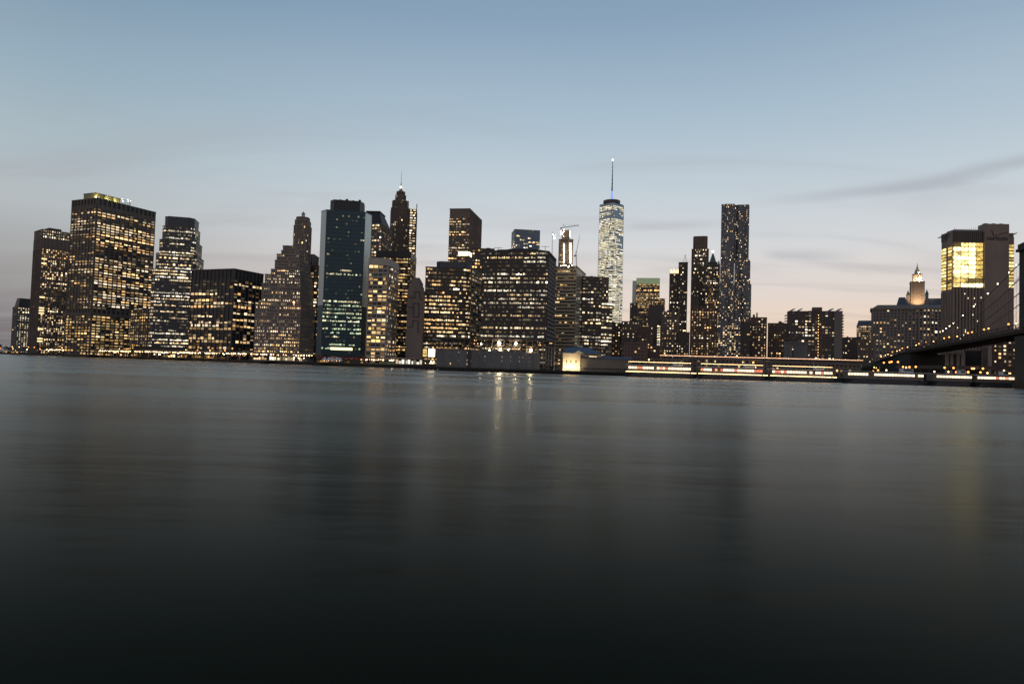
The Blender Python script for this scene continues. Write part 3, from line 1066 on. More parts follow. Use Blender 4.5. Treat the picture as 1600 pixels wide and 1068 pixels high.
# --- dark block with two columns of bright windows
T, poly, z = simple('black block with two bright columns of window pairs, right of the tan striped block', 911, 941, 433, 760, 3, dep=30, wall=DARK, fh=3.9, bw=3.0,
                    style=(.5, .12, .3, .4), lit=W_(p=.5, run=4, fv=(.1, .5, 1, 1.7), pal='white', b=1.7, zones=((.93, 1, .05),)), clutter=2)
T.done()
simple('narrow brown block under the tall crystalline tower, upper of two', 941, 951, 434, 810, 3, dep=20, wall=BROWN, fh=3.8, bw=3, style='punch', lit=W_(p=.22, run=1.2, b=1.6), clutter=1)[0].done()
simple('stepped brown block under the tall crystalline tower, lower of two', 940, 957, 473, 780, 3, dep=20, wall=BROWN, fh=3.8, bw=3, style='band', lit=W_(p=.5, run=4, pal='white', b=1.5), clutter=2)[0].done()

# --- the tall crystalline tower with antenna
D0 = 1770
c0 = G(949.5, D0)
ztop = P(955, 321.5, D0).z
half = 31.0
T = Thing('crystal_tower', 'tallest glittering glass skyscraper with triangular facets and antenna mast', 'skyscraper', (c0.x, c0.y, GROUND))
T.msp = mat('wtc_mullion', (.16, .19, .22), .3, .6)
ang = math.atan2(c0.x, c0.y) - R(4)
zb = 56


def wtc(t):
    """octagonal cross-section: square at the foot, the same square turned 45 degrees at the top"""
    out = []
    for k in range(4):
        a = k * math.pi / 2 + math.pi / 4 - ang
        b0 = Vector((half * math.sqrt(2) * math.cos(a), half * math.sqrt(2) * math.sin(a)))
        tp0 = Vector((half * math.cos(a - math.pi / 4), half * math.sin(a - math.pi / 4)))
        tp1 = Vector((half * math.cos(a + math.pi / 4), half * math.sin(a + math.pi / 4)))
        out += [b0.lerp(tp0, t), b0.lerp(tp1, t)]
    return [(c0.x + q.x, c0.y + q.y) for q in out]


sq = wtc(0)[::2]
mb = MB(); mb.prism(sq, GROUND, zb); T.part('podium', mb, GLASS_B)
mb = MB(); tri0, tri1 = wtc(0), wtc(1)
n0 = len(mb.v)
bs = [(*sq[k], zb) for k in range(4)]
tps = [(*tri1[2 * k + 1], ztop) for k in range(4)]          # between base corner k and k+1
mb.v += bs + tps
for k in range(4):
    mb.f.append((k, (k + 1) % 4, 4 + k)); mb.f.append((k, 4 + k, 4 + (k - 1) % 4))
mb.f.append((4, 5, 6, 7))
T.part('facet_glazing', mb, mat('wtc_glass', (.30, .36, .42), .16, .85, .06, .05))
nf = 88
for f in range(nf):
    za, zt = zb + (ztop - zb) * f / nf, zb + (ztop - zb) * (f + 1) / nf
    t = (f + .5) / nf
    pa, pb = wtc(f / nf), wtc((f + 1) / nf)
    yv = 504 - (504 - 321.5) * t
    for i in range(8):
        a, b = Vector(pa[i]), Vector(pa[(i + 1) % 8]); a2, b2 = Vector(pb[i]), Vector(pb[(i + 1) % 8])
        e = (b - a); L_ = e.length
        if L_ < 1.2:
            continue
        e.normalize(); nn = Vector((e.y, -e.x)); mid = (a + b) / 2
        if nn.dot(-mid.normalized()) < -.1:
            continue
        T.sp.obox((*(a - nn * .3), za), (*(e * L_), 0), (*(nn * .45), 0), (0, 0, .7))
        nbx = max(1, round(L_ / 4.2))
        on = True; k0 = 1.0
        for k in range(nbx):
            if .90 < t < .955:
                p = .9 if (.925 < t < .94 and nn.x < 0) else .04
            elif t >= .985:
                p = 0
            elif t >= .955:
                p = .96
            elif .80 < t <= .90:
                p = .93
            else:
                p = .86 + .1 * math.sin(k * 1.9 + i)
            if nn.x > .55:
                p *= .7
            if rnd.random() < .35 or p < .1 or p > .9:
                on = rnd.random() < p; k0 = math.exp(rnd.gauss(0, .25))
            if not on:
                continue
            br = .82 * k0 * math.exp(rnd.gauss(0, .25)); col = rnd.choice(PAL['wtc'])
            s0, s1 = (k + .06) / nbx, (k + .94) / nbx
            q0, q1 = a.lerp(b, s0) + nn * .25, a.lerp(b, s1) + nn * .25
            r0, r1 = a.lerp(b, s0) * .2 + a2.lerp(b2, s0) * .8 + nn * .25, a.lerp(b, s1) * .2 + a2.lerp(b2, s1) * .8 + nn * .25
            T.win.quad((*q0, za + .9), (*q1, za + .9), (*r1, za + 3.6), (*r0, za + 3.6), tuple(q * br for q in col))
# bright facet edges
mb = MB()
for k in range(4):
    for b_ in (tps[k], tps[(k - 1) % 4]):
        mb.bar(bs[k], b_, 1.0)
T.part('facet_edge', mb, STEEL)
mb = MB(); mb.prism([q[:2] for q in tps], ztop - .2, ztop + 2.5); T.part('parapet', mb, T.msp)
zr0, zr1 = P(955, 320, D0).z, P(955, 314, D0).z
mb = MB(); mb.lathe((c0.x, c0.y), [(19, zr0), (21.5, zr0 + 2), (21.5, zr1), (20, zr1), (19.8, zr0 + 1)], 28); rg = T.part('crown_ring', mb, BLACK)
mb = MB()
for k in range(28):
    a = 2 * math.pi * k / 28; a1 = a + math.pi / 14
    mb.bar((c0.x + 21.8 * math.cos(a), c0.y + 21.8 * math.sin(a), zr0 + 1), (c0.x + 21.8 * math.cos(a1), c0.y + 21.8 * math.sin(a1), zr1), .5)
T.part('ring_strut', mb, STEEL, rg, stuff=True)
zs = P(955.5, 298, D0).z; ze = P(956.5, 250, D0).z
mb = MB(); mb.lathe((c0.x, c0.y), [(4.6, zr0), (3.2, zr1 + 4), (1.9, zs - 2), (1.9, zs)], 10); T.part('spire_base', mb, L_SPIRE_GLOW)  # blue lighting of the spire foot put in as its own glow
mb = MB(); mb.lathe((c0.x, c0.y), [(2.4, zs), (2.4, zs + 2), (1.7, zs + 3), (1.1, (zs + ze) / 2), (.6, ze - 4), (.4, ze)], 8)
for k in range(7):
    zz = zs + (ze - zs) * (k + .6) / 7.4
    mb.lathe((c0.x, c0.y), [(2.1 - .18 * k, zz), (2.1 - .18 * k, zz + 1.6)], 8)
T.part('spire', mb, BLACK)
mb = MB(); mb.ball((c0.x, c0.y, ze + .3), 1.5, 8, 6); T.part('beacon', mb, L_WHITE)
T.done()

# ================================================================== right half of the skyline
poly, z = rect(994.7, 1031, 434, 1480, None, dep=40)
pl2, _ = rect(988.5, 994.7, 437, 1500, -20, dep=30)
T = building('office_tower', 'gold-lit glass tower with pale green glowing top band, right of the tallest skyscraper', poly, mat('blue_mullion', (.07, .10, .14)))
zt = P(994.7, 443.5, 1480).z
shaft(T, poly, GROUND, zt, core=GLASS, fh=4.1, bw=3, style=(.36, .05, .2, .3), par=0, lit=W_(p=.72, run=6, fv=(.5, .9, 1.2), pal='gold', b=1.0))
mb = MB(); mb.prism(outset(poly, .3), zt, z); cb = T.part('crown_band', mb, mat('crown_glow', (.3, .36, .24), .4, 0, .2, .05, emit=(.62, .8, .42), es=.22))
mb = MB()
for k in range(13):
    a = Vector(poly[0]).lerp(Vector(poly[1]), k / 12); mb.bar((a.x, a.y - .5, zt), (a.x, a.y - .5, z), .4)
T.part('crown_mullion', mb, STEEL, cb, stuff=True)
mb = MB(); mb.prism(pl2, GROUND, z - 4); T.part('side_wing', mb, GLASS_P)
T.done()
simple('low gold-lit annex at the right foot of the green-topped tower', 1029, 1039, 467, 1380, None, dep=20, wall=BROWN, fh=4, bw=3, style='band', lit=W_(p=.85, run=6, pal='gold', b=.9), clutter=1)[0].done()
simple('dark slab left of the green-topped tower, beside the open strip of sky', 985, 996, 474, 1200, None, dep=20, wall=DARK, fh=3.8, bw=3, style='grid', lit=W_(p=.15, run=1.4), clutter=2)[0].done()
simple('dark block with gold floors in front of the green-topped tower', 995, 1016, 483, 1150, None, dep=24, wall=DARK, fh=3.9, bw=3, style='band', lit=W_(p=.40, run=3, pal='gold', b=1.2), clutter=3)[0].done()
simple('brown brick block with a bright white stair column, below the green-topped tower', 1014, 1037, 478, 900, None, dep=24, wall=BRICK, fh=3.4, bw=3.2, style='punch',
       lit=W_(p=.30, run=1.5, b=1.3), clutter=3, cl_h=5)
poly, z = rect(1027, 1032, 508, 880, None, dep=6)
T = building('stair_tower', 'narrow stair tower glowing in eight stacked bright windows', poly, BRICK)
shaft(T, poly, GROUND, z, fh=3.4, bw=2.2, style=(.3, .1, .2, .3), lit=W_(p=.97, run=40, fv=(1,), pal='white', b=1.7, zones=((0, .3, .1),)))
T.done()
for (xa, xb, yt, D, wall, lab, pp) in (
        (953, 974, 506, 830, BRICK, 'reddish low-rise housing block left of the low pale warehouse, below the tallest skyscraper', .14),
        (972, 1000, 503, 820, BROWN, 'plain brown low-rise block under the open strip of sky', .09),
        (998, 1021, 511, 780, BRICK, 'brick low-rise block right of the open strip of sky', .10),
        (975, 1012, 536, 640, mat('rose_brick', (.17, .105, .085)), 'low rose brick terrace facing the pier behind the cream shed', .05),
        (1010, 1036, 541, 650, BRICK, 'low dark terrace beside the rose brick terrace', .12)):
    simple(lab, xa, xb, yt, D, None, dep=26, wall=wall, fh=3.2, bw=3.2, style='punch', lit=W_(p=pp, run=1.2, b=1.4), clutter=3, name='housing_block')[0].done()

# flame-topped and mast-topped slim towers
poly, z = rect(1047, 1061, 428, 1200, None, dep=22)
T = building('office_tower', 'slim dark tower with a blazing orange-lit rooftop', poly, BROWN)
shaft(T, poly, GROUND, z, core=DARK, fh=3.8, bw=2.8, style='pier', lit=W_(p=.10, run=1.2, pal='white', b=1.6, zones=((.3, .55, 2.5),)))
mb = MB()
for k in range(6):
    a = Vector(poly[0]).lerp(Vector(poly[1]), (k + .3) / 6.2)
    mb.obox((a.x, a.y - .4, z + 1.2), (1.7, 0, 0), (0, 1.6, 0), (0, 0, rnd.uniform(3, 7.5)))
T.part('lit_crown', mb, lamp_mat('lamp_crown', (1, .66, .28), 2.6), stuff=True)
T.done()
poly, z = rect(1061, 1074.5, 410.5, 1160, None, dep=18)
T = building('office_tower', 'slim black tower topped by a thin tripod mast', poly, DARK)
shaft(T, poly, GROUND, z, core=DARK, fh=3.8, bw=2.6, style='grid', lit=W_(p=.16, run=1.2, pal='white', b=1.7, zones=((.75, 1, .3),)))
mb = MB(); ap = P(1071, 397.5, 1165)
for q in (.45, .95):
    a = Vector(poly[0]).lerp(Vector(poly[1]), q); mb.bar((a.x, a.y + 2, z), ap, .35)
mb.bar((*Vector(poly[0]).lerp(Vector(poly[3]), .8).lerp(Vector(poly[1]), .7), z), ap, .35)
T.part('tripod_mast', mb, STEEL)
T.done()

poly, z = rect(1081.5, 1107, 389.5, 1250, None, dep=32)
T = building('apartment_tower', 'brown ribbed tower with narrower flat crown, left of the green pyramid roof', poly, BROWN)
shaft(T, chamfer(poly, 3), GROUND, z, core=DARK, fh=3.5, bw=2.4, style='pier', lit=W_(p=.05, run=1.2, pal='white', b=1.8, zones=((.9, 1, 4),)))
zt = P(1084, 370.5, 1255).z
shaft(T, chamfer(scale(poly, .84), 3), z, zt, core=BROWN, fh=6, bw=2.2, style=(.3, .4, .3, .8), name='crown')
T.done()

poly, z = rect(1103, 1124.5, 414, 1200, None, dep=28)
T = building('gothic_tower', 'gothic stone tower with green copper pyramid roof and white tip light', poly, GREY)
shaft(T, poly, GROUND, z, core=DARK, fh=3.8, bw=2.5, style='pier', lit=W_(p=.34, run=1.5, pal='warm', b=1.5, zones=((.25, .62, 2.4), (.7, 1, .7))))
zr = P(1110, 410, 1205).z; za = P(1112.5, 393.5, 1210).z
shaft(T, scale(poly, .62), z, zr, core=DARK, fh=3.8, bw=2.2, style='pier', name='tier', par=.6)
mb = MB(); pc = scale(poly, .5); mb.prism(pc, zr + .6, zr + (za - zr) * .75, scale(poly, .14)); mb.prism(scale(poly, .14), zr + (za - zr) * .75, za, scale(poly, .02)); T.part('pyramid_roof', mb, COPPER)
mb = MB(); c = centre(poly); mb.ball((c[0], c[1], za + .6), 1.3, 8, 5); T.part('tip_light', mb, L_WHITE)
for q in poly[:3]:
    w = Vector(q).lerp(Vector(c), .12); mb = MB(); mb.lathe(w, [(1.6, z), (1.6, z + 4), (.1, z + 9)], 6); T.part('pinnacle', mb, COPPER)
T.done()

# --- rippled steel apartment tower
D0 = 1090


def ripple(xa, xb, yt, D, dep, seed, amp=1.3, n=14):
    pl, z = rect(xa, xb, yt, D, None, dep=dep)
    A, B, C_, D_ = [Vector(p) for p in pl]
    r2 = random.Random(seed); pts = []
    for (s, e, k) in ((A, B, n), (B, C_, n)):
        d = (e - s).normalized(); nn = Vector((d.y, -d.x)); ph = r2.random() * 6
        for i in range(k):
            t = i / k
            w = math.sin(t * math.pi) * (math.sin(t * 9 + ph) + .5 * math.sin(t * 19 + ph * 2)) * amp
            pts.append(tuple(s.lerp(e, t) + nn * w))
    return pts + [tuple(C_), tuple(D_)], z


poly, _ = ripple(1122.5, 1172.5, 443, D0, 30, 1)
T = building('apartment_tower', 'tall rippled steel apartment tower in two joined shafts with scattered lit windows', poly, STEEL)
T.msp = mat('ripple_steel', (.17, .19, .22), .38, .6)
T.mpr = T.msp
RP = W_(p=.13, run=1.6, fv=(.3, .8, 1, 1.6), pal='warm', b=1.7)
zprev = GROUND
ya, yb, yc = P(1124, 505, D0).z, P(1126, 443, D0).z, P(1126, 406, D0).z
RS = (.45, .16, .35, .5)
pl, _ = ripple(1122.5, 1172, 505, D0 - 1, 32, 4); shaft(T, pl, GROUND, ya, fh=3.3, bw=2.8, style=RS, name='tier', lit=W_(RP, p=.28), par=.5)
pl, _ = ripple(1124, 1147.5, 443, D0, 30, 2); shaft(T, pl, ya, yb, fh=3.3, bw=2.8, style=RS, name='tier', lit=RP, par=.3)
pl, _ = ripple(1148.5, 1172.3, 443, D0 - 1, 30, 3); shaft(T, pl, ya, yb, fh=3.3, bw=2.8, style=RS, name='tier', lit=RP, par=.5)
pl, _ = ripple(1148.5, 1171, 406, D0, 28, 9); shaft(T, pl, yb, yc, fh=3.3, bw=2.8, style=RS, name='tier', lit=RP, par=.5)
pl, zt = ripple(1128, 1147.3, 319.8, D0 + 1, 26, 5); shaft(T, pl, yb, zt, fh=3.3, bw=2.8, style=RS, lit=RP, par=.8)
pl, zt2 = ripple(1148.3, 1169.6, 321, D0 + 3, 26, 6); shaft(T, pl, yc, zt2, fh=3.3, bw=2.8, style=RS, lit=W_(RP, p=.08), par=.8)
T.done()

# --- brown mid-rise blocks along the waterfront, right of centre
for (xa, xb, yt, D, wall, lab, pp, kw) in (
        (1034, 1062, 488, 820, BROWN, 'brown apartment block with scattered lit windows below the slim black tower', .30, dict(clutter=4)),
        (1060, 1077, 520, 800, DARK, 'narrow dark block stepping down beside the sliver of sky', .12, dict(clutter=2)),
        (1080, 1121, 482, 800, BRICK, 'tall brick apartment slab with wide lit windows, left of the rippled tower\'s foot', .34, dict(clutter=4, cl_h=6)),
        (1080, 1092, 465, 1000, DARK, 'plain dark tower shaft behind the tall brick apartment slab', .02, dict(clutter=0)),
        (1158, 1172, 505, 780, DARK, 'windowless striped dark slab at the rippled tower\'s right foot', .02, dict(clutter=0, style='band')),
        (1171, 1198, 497, 790, BRICK, 'brick apartment tower just right of the rippled tower', .26, dict(clutter=3, cl_h=7)),
        (1200.5, 1229.5, 506, 800, BRICK, 'shorter brick apartment tower left of the twin-winged housing slab', .14, dict(clutter=3, cl_h=5)),
        (1316, 1345, 528, 900, DARK, 'low dark block right of the twin-winged housing slab', .08, dict(clutter=2)),
        (1340, 1366, 532, 800, BROWN, 'low brown block below the small mansard office building', .16, dict(clutter=2)),
        (1551, 1590, 533, 560, BRICK, 'apartment block with a grid of small lit windows seen beneath the bridge deck', .35, dict(clutter=1))):
    k = dict(style='punch'); k.update(kw)
    simple(lab, xa, xb, yt, D, None, dep=24, wall=wall, fh=3.0, bw=3.0, lit=W_(p=pp, run=1.6, fv=(.3, .8, 1, 1.5), pal='warm', b=1.5), name='apartment_block', **k)[0].done()

# --- twin-winged housing slab with balconies
D0 = 700
T, poly, z = simple('dark twin-winged housing slab with serrated balconies and slanted roof fins', 1232, 1316, 487.5, D0 + 12, -20, dep=22, wall=mat('brown_brick', (.105, .08, .07)), fh=2.95, bw=3.1,
                    style=(.5, .3, .34, .4), lit=W_(p=.13, run=1.6, pal='white', b=1.7), clutter=0, name='housing_slab')
zt = P(1268, 478.5, D0).z
mb = MB(); mb.prism(sub(poly, .46, .64, .2, .8), z, zt); T.part('lift_house', mb, BRICK)
mb = MB(); mb.prism(sub(poly, .38, .47, .2, .6), z, z + 1.9); T.part('vent_housing', mb, BRICK)
for q in (.06, .20, .78, .93):
    a = Vector(poly[0]).lerp(Vector(poly[1]), q); mb = MB()
    mb.obox((a.x, a.y + 1, z + .8), (4.5, 0, 2.9), (0, 7, 0), (-.2, 0, .5)); T.part('roof_fin', mb, GREY)
mb = MB(); lm = MB()
ew = sub(poly, .855, 1.0, -.12, .5); em = MB(); em.prism(ew, GROUND, z + .4); T.part('end_wing', em, mat('wing_stone', (.20, .17, .15)))
b, c3 = Vector((*ew[1], 0)), Vector((*ew[2], 0)); a = Vector((*poly[0], 0)); e = (c3 - b)
for f in range(int((z - GROUND) / 2.95)):
    zz = GROUND + f * 2.95 + 1.4
    for (p0, s) in ((b + e * .04, 1), (b + e * .55, 1)):
        mb.obox(p0 + Vector((.45, 0, zz)), e * .4, (1.2, 0, 0), (0, 0, 1.05))
    mb.obox(a + Vector((-.9, 1, zz)), (1.0, 0, 0), (0, 7, 0), (0, 0, 1.05))
    q = a.lerp(b, .56); lm.ball((q.x, q.y - .75, zz + .5), .28, 6, 4)
T.part('balcony', mb, BRICK, stuff=True); T.part('stair_light', lm, L_WARM, stuff=True)
T.done()
poly, z = rect(1229, 1239, 536, 620, 3, dep=14)
for (xa, xb, yt, lab) in ((1225, 1238, 535.5, 'small blank grey rooftop block, left of a pair by the elevated road'), (1240, 1262, 536, 'larger blank grey rooftop block, right of a pair by the elevated road')):
    simple(lab, xa, xb, yt, 612, None, dep=14, wall=SHEET, core=SHEET, style='none', clutter=1, name='warehouse', cl_h=1.2)[0].done()

# --- small mansard office building
poly, z = rect(1339, 1366, 509, 1150, None, dep=30)
T = building('office_building', 'small pale-lit office building with dark sloped roof left of the domed civic building', poly, BROWN)
shaft(T, poly, GROUND, z, fh=3.8, bw=2.8, style=(.35, .1, .2, .3), lit=W_(p=.85, run=8, fv=(.7, 1), pal='warm', b=.75))
mb = MB(); mb.prism(poly, z + 1, P(1343, 500.5, 1150).z, scale(poly, .82)); T.part('mansard_roof', mb, ROOFBLUE)
T.done()

# --- domed civic building
D0 = 980
poly, z = rect(1363, 1490, 484, D0, -27, dep=50)
T = building('civic_building', 'long stone civic building with cornice and floodlit tiered cupola tower', poly, LIME)
T.msp = T.mpr = mat('civic_stone', (.24, .20, .175))
shaft(T, poly, GROUND, z, fh=4.3, bw=4.4, style=(.42, .46, .4, .6), lit=W_(p=.13, run=2, fv=(.2, .6, 1, 2.2), pal='warm', b=1.7), par=0)
mb = MB(); mb.prism(outset(poly, 1.6), z, z + 1.6); mb.prism(outset(poly, 2.4), z + 1.6, z + 2.4); T.part('cornice', mb, LIME)
mb = MB(); mb.prism(poly, z + 2.4, P(1380, 476.5, D0).z, scale(poly, .86, .6)); rf = T.part('roof', mb, GREY)
zr = P(1380, 476.5, D0).z
cpx = 1434; DT = D0 + 8


def tier(x0, x1, y0, y1, m, name, k=1.0, D=DT, n=4):
    pa, zt = rect(x0, x1, y1, D, -27, dep=(x1 - x0) / F * D)
    zb_ = P((x0 + x1) / 2, y0, D).z
    mb = MB(); mb.prism(pa, zb_, zt, scale(pa, k) if k != 1 else None)
    return T.part(name, mb, m), pa, zb_, zt


tw, pa, zb_, zt = tier(1423.6, 1444.5, 480, 441, T.msp, 'tower_stage')
clad(T, pa, zb_, zt, fh=9, bw=4, style=(.25, .4, .4, .6))
mb = MB(); mb.prism(outset(pa, 1), zt, zt + 1.2); T.part('tower_cornice', mb, LIME, tw)
c = centre(pa)
zc0, zc1 = zt + 1.2, P(cpx, 429, DT).z
mb = MB(); mb.lathe(c, [(4.2, zc0), (4.2, zc1)], 14); cl = T.part('colonnade_drum', mb, mat('drum_stone', (.5, .42, .3)))
for k in range(14):
    a = 2 * math.pi * k / 14; mb = MB(); mb.lathe((c[0] + 5.7 * math.cos(a), c[1] + 5.7 * math.sin(a)), [(.55, zc0), (.45, zc1)], 6); T.part('column', mb, PALE, cl)
mb = MB(); mb.lathe(c, [(6.8, zc1), (6.8, zc1 + 1.2), (5, zc1 + 1.6)], 14); T.part('drum_cornice', mb, LIME)
z5 = P(cpx, 420, DT).z; z6 = P(cpx, 415, DT).z
mb = MB(); mb.lathe(c, [(4.0, zc1 + 1.6), (3.7, zc1 + 4), (2.6, z5 - 1), (2.2, z5)], 10); T.part('lantern', mb, PALE)
mb = MB(); mb.lathe(c, [(1.4, z5), (1.5, z5 + 2), (.8, z6 - 1), (.9, z6), (.3, z6 + 1.4), (.5, z6 + 3), (.1, z6 + 4.6)], 8); T.part('statue', mb, mat('gilt', (.7, .45, .16), .35, .8))
for (x0, x1, y1) in ((1416.5, 1421.8, 453), (1446.2, 1451, 451.5)):
    tt, pq, zb_, zt_ = tier(x0, x1, 478, y1 + 8, LIME, 'turret'); mb = MB(); mb.prism(outset(pq, .4), zt_, P(x0, y1, DT).z, scale(pq, .05)); T.part('turret_spire', mb, COPPER, tt)
tier(1401, 1419, 478, 464, ROOFBLUE, 'side_dome', .55); tier(1446, 1473, 482, 466, ROOFBLUE, 'side_roof', .9)
for (dx, dz, en) in ((-7, zc0 + 1.2, 5200), (0, zc0 + 1.2, 6800), (7, zc0 + 1.2, 5200), (0, zc1 + 2.2, 2600), (-9, zr + 3, 9000), (-13, zr + 2, 6000)):
    ld = spot_light('floodlight', en * 2.2, (1, .66, .34))
    lo = link('tower_floodlight', ld, T.o); lo.location = (c[0] + dx - T.loc[0], c[1] - (8.2 if dz < zc1 else 4.5) - (12 if dz < zc0 else 0) - T.loc[1], dz - GROUND); aim(lo, (-dx * .05, 1, .55 if dz > zc0 else 1.1))
T.done()

# --- telephone tower with glowing glass storeys
D0 = 740
PH = -3
poly, z = rect(1488.5, 1585, 360, D0, PH, xl=1471.5)
T = building('telephone_tower', 'windowless brown tower with a huge glowing yellow glass bay near its top', poly, mat('tower_stone', (.27, .205, .165)))
ST = MATS['tower_stone']
A, B, C_, D_ = [Vector((*q, 0)) for q in poly]
u = (B - A).normalized(); nf_ = Vector((u.y, -u.x, 0)); v = (D_ - A).normalized(); nl = -u
wid = (B - A).length; dep = (D_ - A).length


def along(px, py=440):
    """distance along the front where a pixel column meets it"""
    return hit((A.x, A.y), (u.x, u.y), px, py)


def zat(py, px=1510):
    s = along(px, py); q = A + u * s
    return P(px, py, q.y).z


zg0, zg1, zg = zat(449), zat(379), zat(361)
x1, x2, x3 = along(1536), along(1574), wid
mb = MB(); mb.prism([tuple((A + v * 1.0)[:2]), tuple((B + v * 1.0)[:2]), poly[2], poly[3]], GROUND, zg - 1); T.part('tower_shaft', mb, ST)
# lower ribbed wall
mb = MB(); mb.obox(A + Vector((0, 0, GROUND)), u * x1, v * .98, (0, 0, zg0 - GROUND)); T.part('front_wall', mb, BROWN)
mb = MB(); nr = 9
for k in range(nr + 1):
    mb.obox(A + u * (x1 * (k + .1) / (nr + .6)) - v * 1.3 + Vector((0, 0, GROUND)), u * (x1 / nr * .45), v * 1.28, (0, 0, zg0 - GROUND - .01))
T.part('rib', mb, ST, stuff=True)
# upper louvred band
mb = MB(); mb.obox(A + Vector((0, 0, zg1)), u * x1, v * .98, (0, 0, zg - zg1)); ub = T.part('upper_wall', mb, ST)
mb = MB()
for k in range(16):
    mb.obox(A + u * (x1 * (k + .2) / 16) - v * .6 + Vector((0, 0, zg1 + 1.2)), u * (x1 / 16 * .55), v * .58, (0, 0, zg - zg1 - 1.4))
T.part('louvre', mb, DARK, ub, stuff=True)
# glowing storeys: each bay a pane with its own brace
NR, NC = 10, 4
gl = along(1489.5); fh_ = (zg1 - zg0) / NR
def glow_mat(name, col, s_):
    m = bpy.data.materials.new(name); m.use_nodes = True
    nt = m.node_tree; nt.nodes.clear()
    N, L = nt.nodes.new, nt.links.new
    tc = N('ShaderNodeTexCoord'); mp = N('ShaderNodeMapping'); mp.inputs['Scale'].default_value = (1, 1, 1.6)
    n = N('ShaderNodeTexNoise'); n.inputs['Scale'].default_value = .16; n.inputs['Detail'].default_value = 4
    L(tc.outputs['Object'], mp.inputs[0]); L(mp.outputs[0], n.inputs['Vector'])
    r_ = N('ShaderNodeMapRange'); r_.inputs[1].default_value = .32; r_.inputs[2].default_value = .68; r_.inputs[3].default_value = s_ * .28; r_.inputs[4].default_value = s_ * 1.6
    L(n.outputs[0], r_.inputs[0])
    e = N('ShaderNodeEmission'); e.inputs[0].default_value = (*col, 1); L(r_.outputs[0], e.inputs[1])
    o = N('ShaderNodeOutputMaterial'); L(e.outputs[0], o.inputs[0])
    return m


GLOW = [glow_mat('glow_%s' % n, c, s) for n, c, s in (('bright', (1, .84, .36), 3.6), ('mid', (1, .78, .30), 1.7), ('dim', (.95, .66, .18), .95), ('dark', (.6, .45, .15), .25))]
fl = MB(); br = MB()
for r in range(NR):
    for q in range(NC):
        s0 = gl + (x1 - gl) * q / NC; s1 = gl + (x1 - gl) * (q + 1) / NC
        z0_, z1_ = zg0 + r * fh_, zg0 + (r + 1) * fh_
        lev = 0 if q in (0, 1, 2) else 2
        if r in (1,):
            lev = 2 if q < 2 else 3
        elif r == 2:
            lev = 1 if q != 3 else 2
        elif r == 9:
            lev = (3, 1, 1, 2)[q]
        elif r == 0:
            lev = (1, 0, 0, 0)[q]
        elif r in (8, 7) and q == 0:
            lev = 0 if r == 8 else 1
        elif q == 1 and r in (5, 7):
            lev = 1
        m_ = MB(); o_ = -v * .02
        m_.obox(A + u * (s0 + .12) + o_ + v * .06 + Vector((0, 0, z0_ + .5)), u * (s1 - s0 - .24), v * .1, (0, 0, fh_ - .7))
        T.part('pane', m_, GLOW[lev])
        br.bar(A + u * s0 - v * .2 + Vector((0, 0, z0_ + .5)), A + u * ((s0 + s1) / 2) - v * .2 + Vector((0, 0, z1_ - .3)), .22)
        br.bar(A + u * s1 - v * .2 + Vector((0, 0, z0_ + .5)), A + u * ((s0 + s1) / 2) - v * .2 + Vector((0, 0, z1_ - .3)), .22)
    fl.obox(A + u * gl - v * .45 + Vector((0, 0, zg0 + r * fh_ - .1)), u * (x1 - gl), v * .4, (0, 0, .5))
for q in range(NC + 1):
    br.bar(A + u * (gl + (x1 - gl) * q / NC) - v * .3 + Vector((0, 0, zg0)), A + u * (gl + (x1 - gl) * q / NC) - v * .3 + Vector((0, 0, zg1)), .35)
T.part('floor_edge', fl, BROWN, stuff=True); T.part('brace', br, DARK, stuff=True)
# blank pylon with sign
zp = zat(350.5, 1555)
mb = MB(); mb.obox(A + u * x1 - v * 3 + Vector((0, 0, GROUND)), u * (x2 - x1), v * 12, (0, 0, zp - GROUND)); py_ = T.part('pylon', mb, ST)
mb = MB(); ps = MB()
sA = A + u * (x1 + 2.5) - v * 3.25
zz0 = zat(374, 1555)
ps.bar(sA + u * 4.5 + Vector((0, 0, zat(362, 1548) + 1)), sA + u * 6.5 + Vector((0, 0, zat(369, 1548))), 1.0, .3)
ps.bar(sA + u * 6.5 + Vector((0, 0, zat(369, 1548))), sA + u * (x2 - x1 - 4) + Vector((0, 0, zat(363, 1570))), .8, .3)
T.part('sign_tick', ps, mat('sign_red', (.09, .03, .025)), py_)
cu = bpy.data.curves.new('sign_lettering', 'FONT'); cu.body = 'verizon'; cu.size = 7.4; cu.extrude = .12; cu.align_x = 'CENTER'; cu.offset = .12
cu.materials.append(BLACK)
tmp = bpy.data.objects.new('sign_lettering', cu); COL.objects.link(tmp)
sm = bpy.data.meshes.new_from_object(tmp.evaluated_get(bpy.context.evaluated_depsgraph_get()))
bpy.data.objects.remove(tmp)
so = link('sign_lettering', sm, T.o)
so.rotation_euler = (math.pi / 2, 0, R(PH)); pm = sA + u * ((x2 - x1) / 2 - 2.5); so.location = (pm.x - T.loc[0], pm.y - T.loc[1], zz0 - 1.5 - GROUND)
for k in range(3):
    mb = MB(); mb.obox(A + u * (x1 + 1.5 + k * 8) + Vector((0, 0, zp)), u * 3.5, v * 4, (0, 0, 1.1)); T.part('vent_housing', mb, BROWN)
